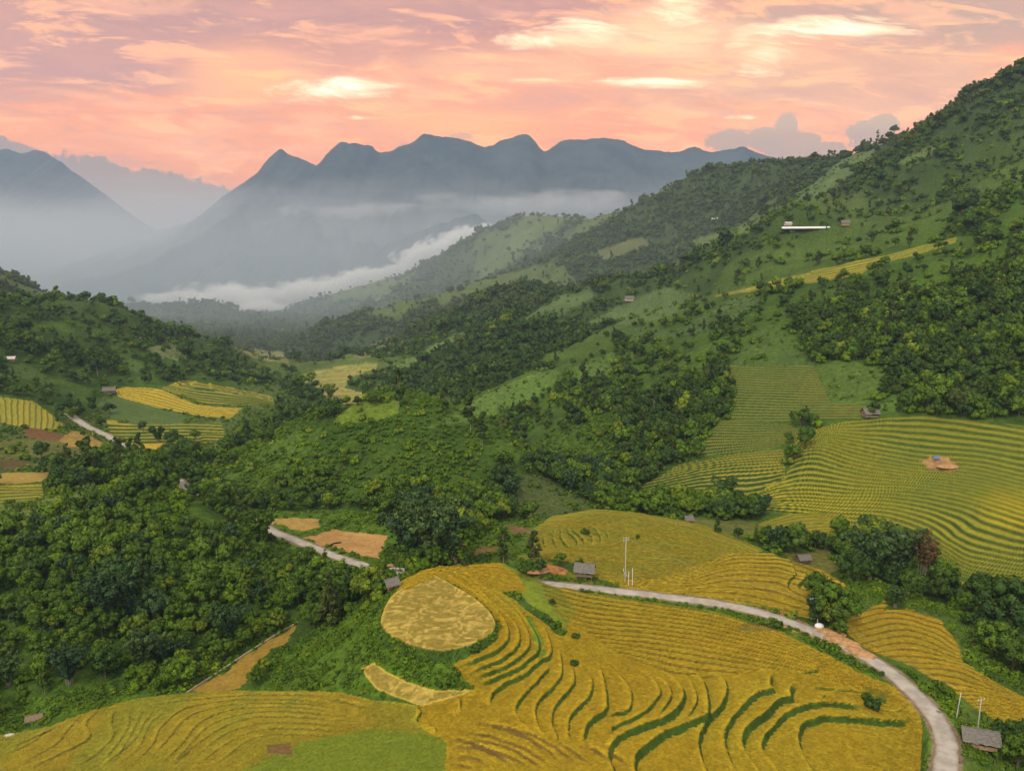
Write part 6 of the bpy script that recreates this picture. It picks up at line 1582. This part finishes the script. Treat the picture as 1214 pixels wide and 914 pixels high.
def heap(name, u, v, R, label, cat, m, seed=1, kind=None, rz=0):
    p = pick(u, v); Vt, Ft = ico(3); k = 1 + .25 * fbm(Vt[:, 0] * 2.3 + seed, Vt[:, 1] * 2.3 + Vt[:, 2], 4, seed)
    V = Vt * k[:, None] * np.array(R); V[:, 2] = np.maximum(V[:, 2], -.6)
    me = mesh_np(name, V, tris=Ft); me.materials.append(m); o = link(bpy.data.objects.new(name, me)); o.location = p; o.rotation_euler = (0, 0, rz); tag(o, label, cat, kind=kind)
heap('straw_heap', 390, 647, (1.6, .9, .5), 'black heap of burnt straw lying in the larger tan paddy', 'heap', M_STRAW, 3, rz=.4)
heap('straw_heap', 399, 644, (1.9, .6, .45), 'thin black tail of burnt straw beside the black heap', 'heap', M_STRAW, 5, rz=.5)
heap('soil_heap', 1020, 775, (3.6, 1.6, 1.0), 'orange soil heap spilling onto the road edge, lowest of three', 'heap', M_SOIL, 7, rz=-.7)
heap('soil_heap', 1000, 762, (4.6, 2.0, 1.2), 'longest orange soil heap beside the road bend', 'heap', M_SOIL, 9, rz=-.6)
heap('soil_heap', 984, 750, (3.5, 1.8, .9), 'brown soil heap under the roadside tree', 'heap', M_SOIL, 11, rz=-.5)
heap('soil_heap', 464, 672, (1.9, 1.2, .9), 'small orange soil heap behind the small hut', 'heap', M_SOIL, 13)
heap('soil_heap', 1124, 553, (5.0, 3.0, .7), 'orange soil tipped beside the blue shelter', 'heap', M_SOIL, 15)
heap('soil_heap', 634, 676, (4.5, 2.6, .8), 'orange soil bank left of the brown stilt hut', 'heap', M_SOIL, 17)
heap('rock', 33/2.911, 600+792/2.911, (1.2, .8, .4), 'pale flat rock at the lower left edge of the field', 'rock', M_CONC, 19)
# pale wall of the irrigation channel in the gully, and the kerb wall behind the knoll
def wall_line(pts, w, h_, label, name='channel_wall', m=None):
    m = m or M_SOILWALL
    P = [pick(u, v) for u, v in smooth_line(pts, 6)]; V = []; Q = []
    for i, p_ in enumerate(P):
        T = (P[min(i + 1, len(P) - 1)] - P[max(i - 1, 0)]); T.z = 0; T.normalize(); N = Vector((-T.y, T.x, 0))
        for a_, z_ in ((-w/2, -.5), (-w/2, h_), (w/2, h_), (w/2, -.5)): V.append(tuple(p_ + N * a_ + Vector((0, 0, z_))))
    for i in range(len(P) - 1):
        for k in range(3): Q.append((i*4+k, i*4+k+1, (i+1)*4+k+1, (i+1)*4+k))
    me = mesh_np(name, np.array(V), quads=np.array(Q), smooth=False); me.materials.append(m); tag(link(bpy.data.objects.new(name, me)), label, 'wall')
wall_line([(221,822),(262,795),(300,770),(335,748),(354,738)], .45, .35, 'thin pale wall of the channel along the muddy wedge in the left gully')
wall_line([(428,669),(440,673),(452,677),(468,676),(480,677)], .5, .9, 'short pale roadside wall behind the small hut', 'roadside_wall', M_CONC)
# power lines
def wire(p, q, sag, label):
    pts = []
    for k in range(25):
        a_ = k / 24; r_ = p.lerp(q, a_); pts.append((r_.x, r_.y, r_.z - sag * 4 * a_ * (1 - a_), .018))
    V, Q = tube([pts], 4); me = mesh_np('power_line', V, quads=Q); me.materials.append(M_METAL); tag(link(bpy.data.objects.new('power_line', me)), label, 'cable')
wire(topA, topB, 2.0, 'thin cable from the tall pole to the pole at the road bend')
wire(topB, topC, 2.0, 'thin cable from the road bend pole to the pole by the lower right hut')
print('objects', len(S.objects))
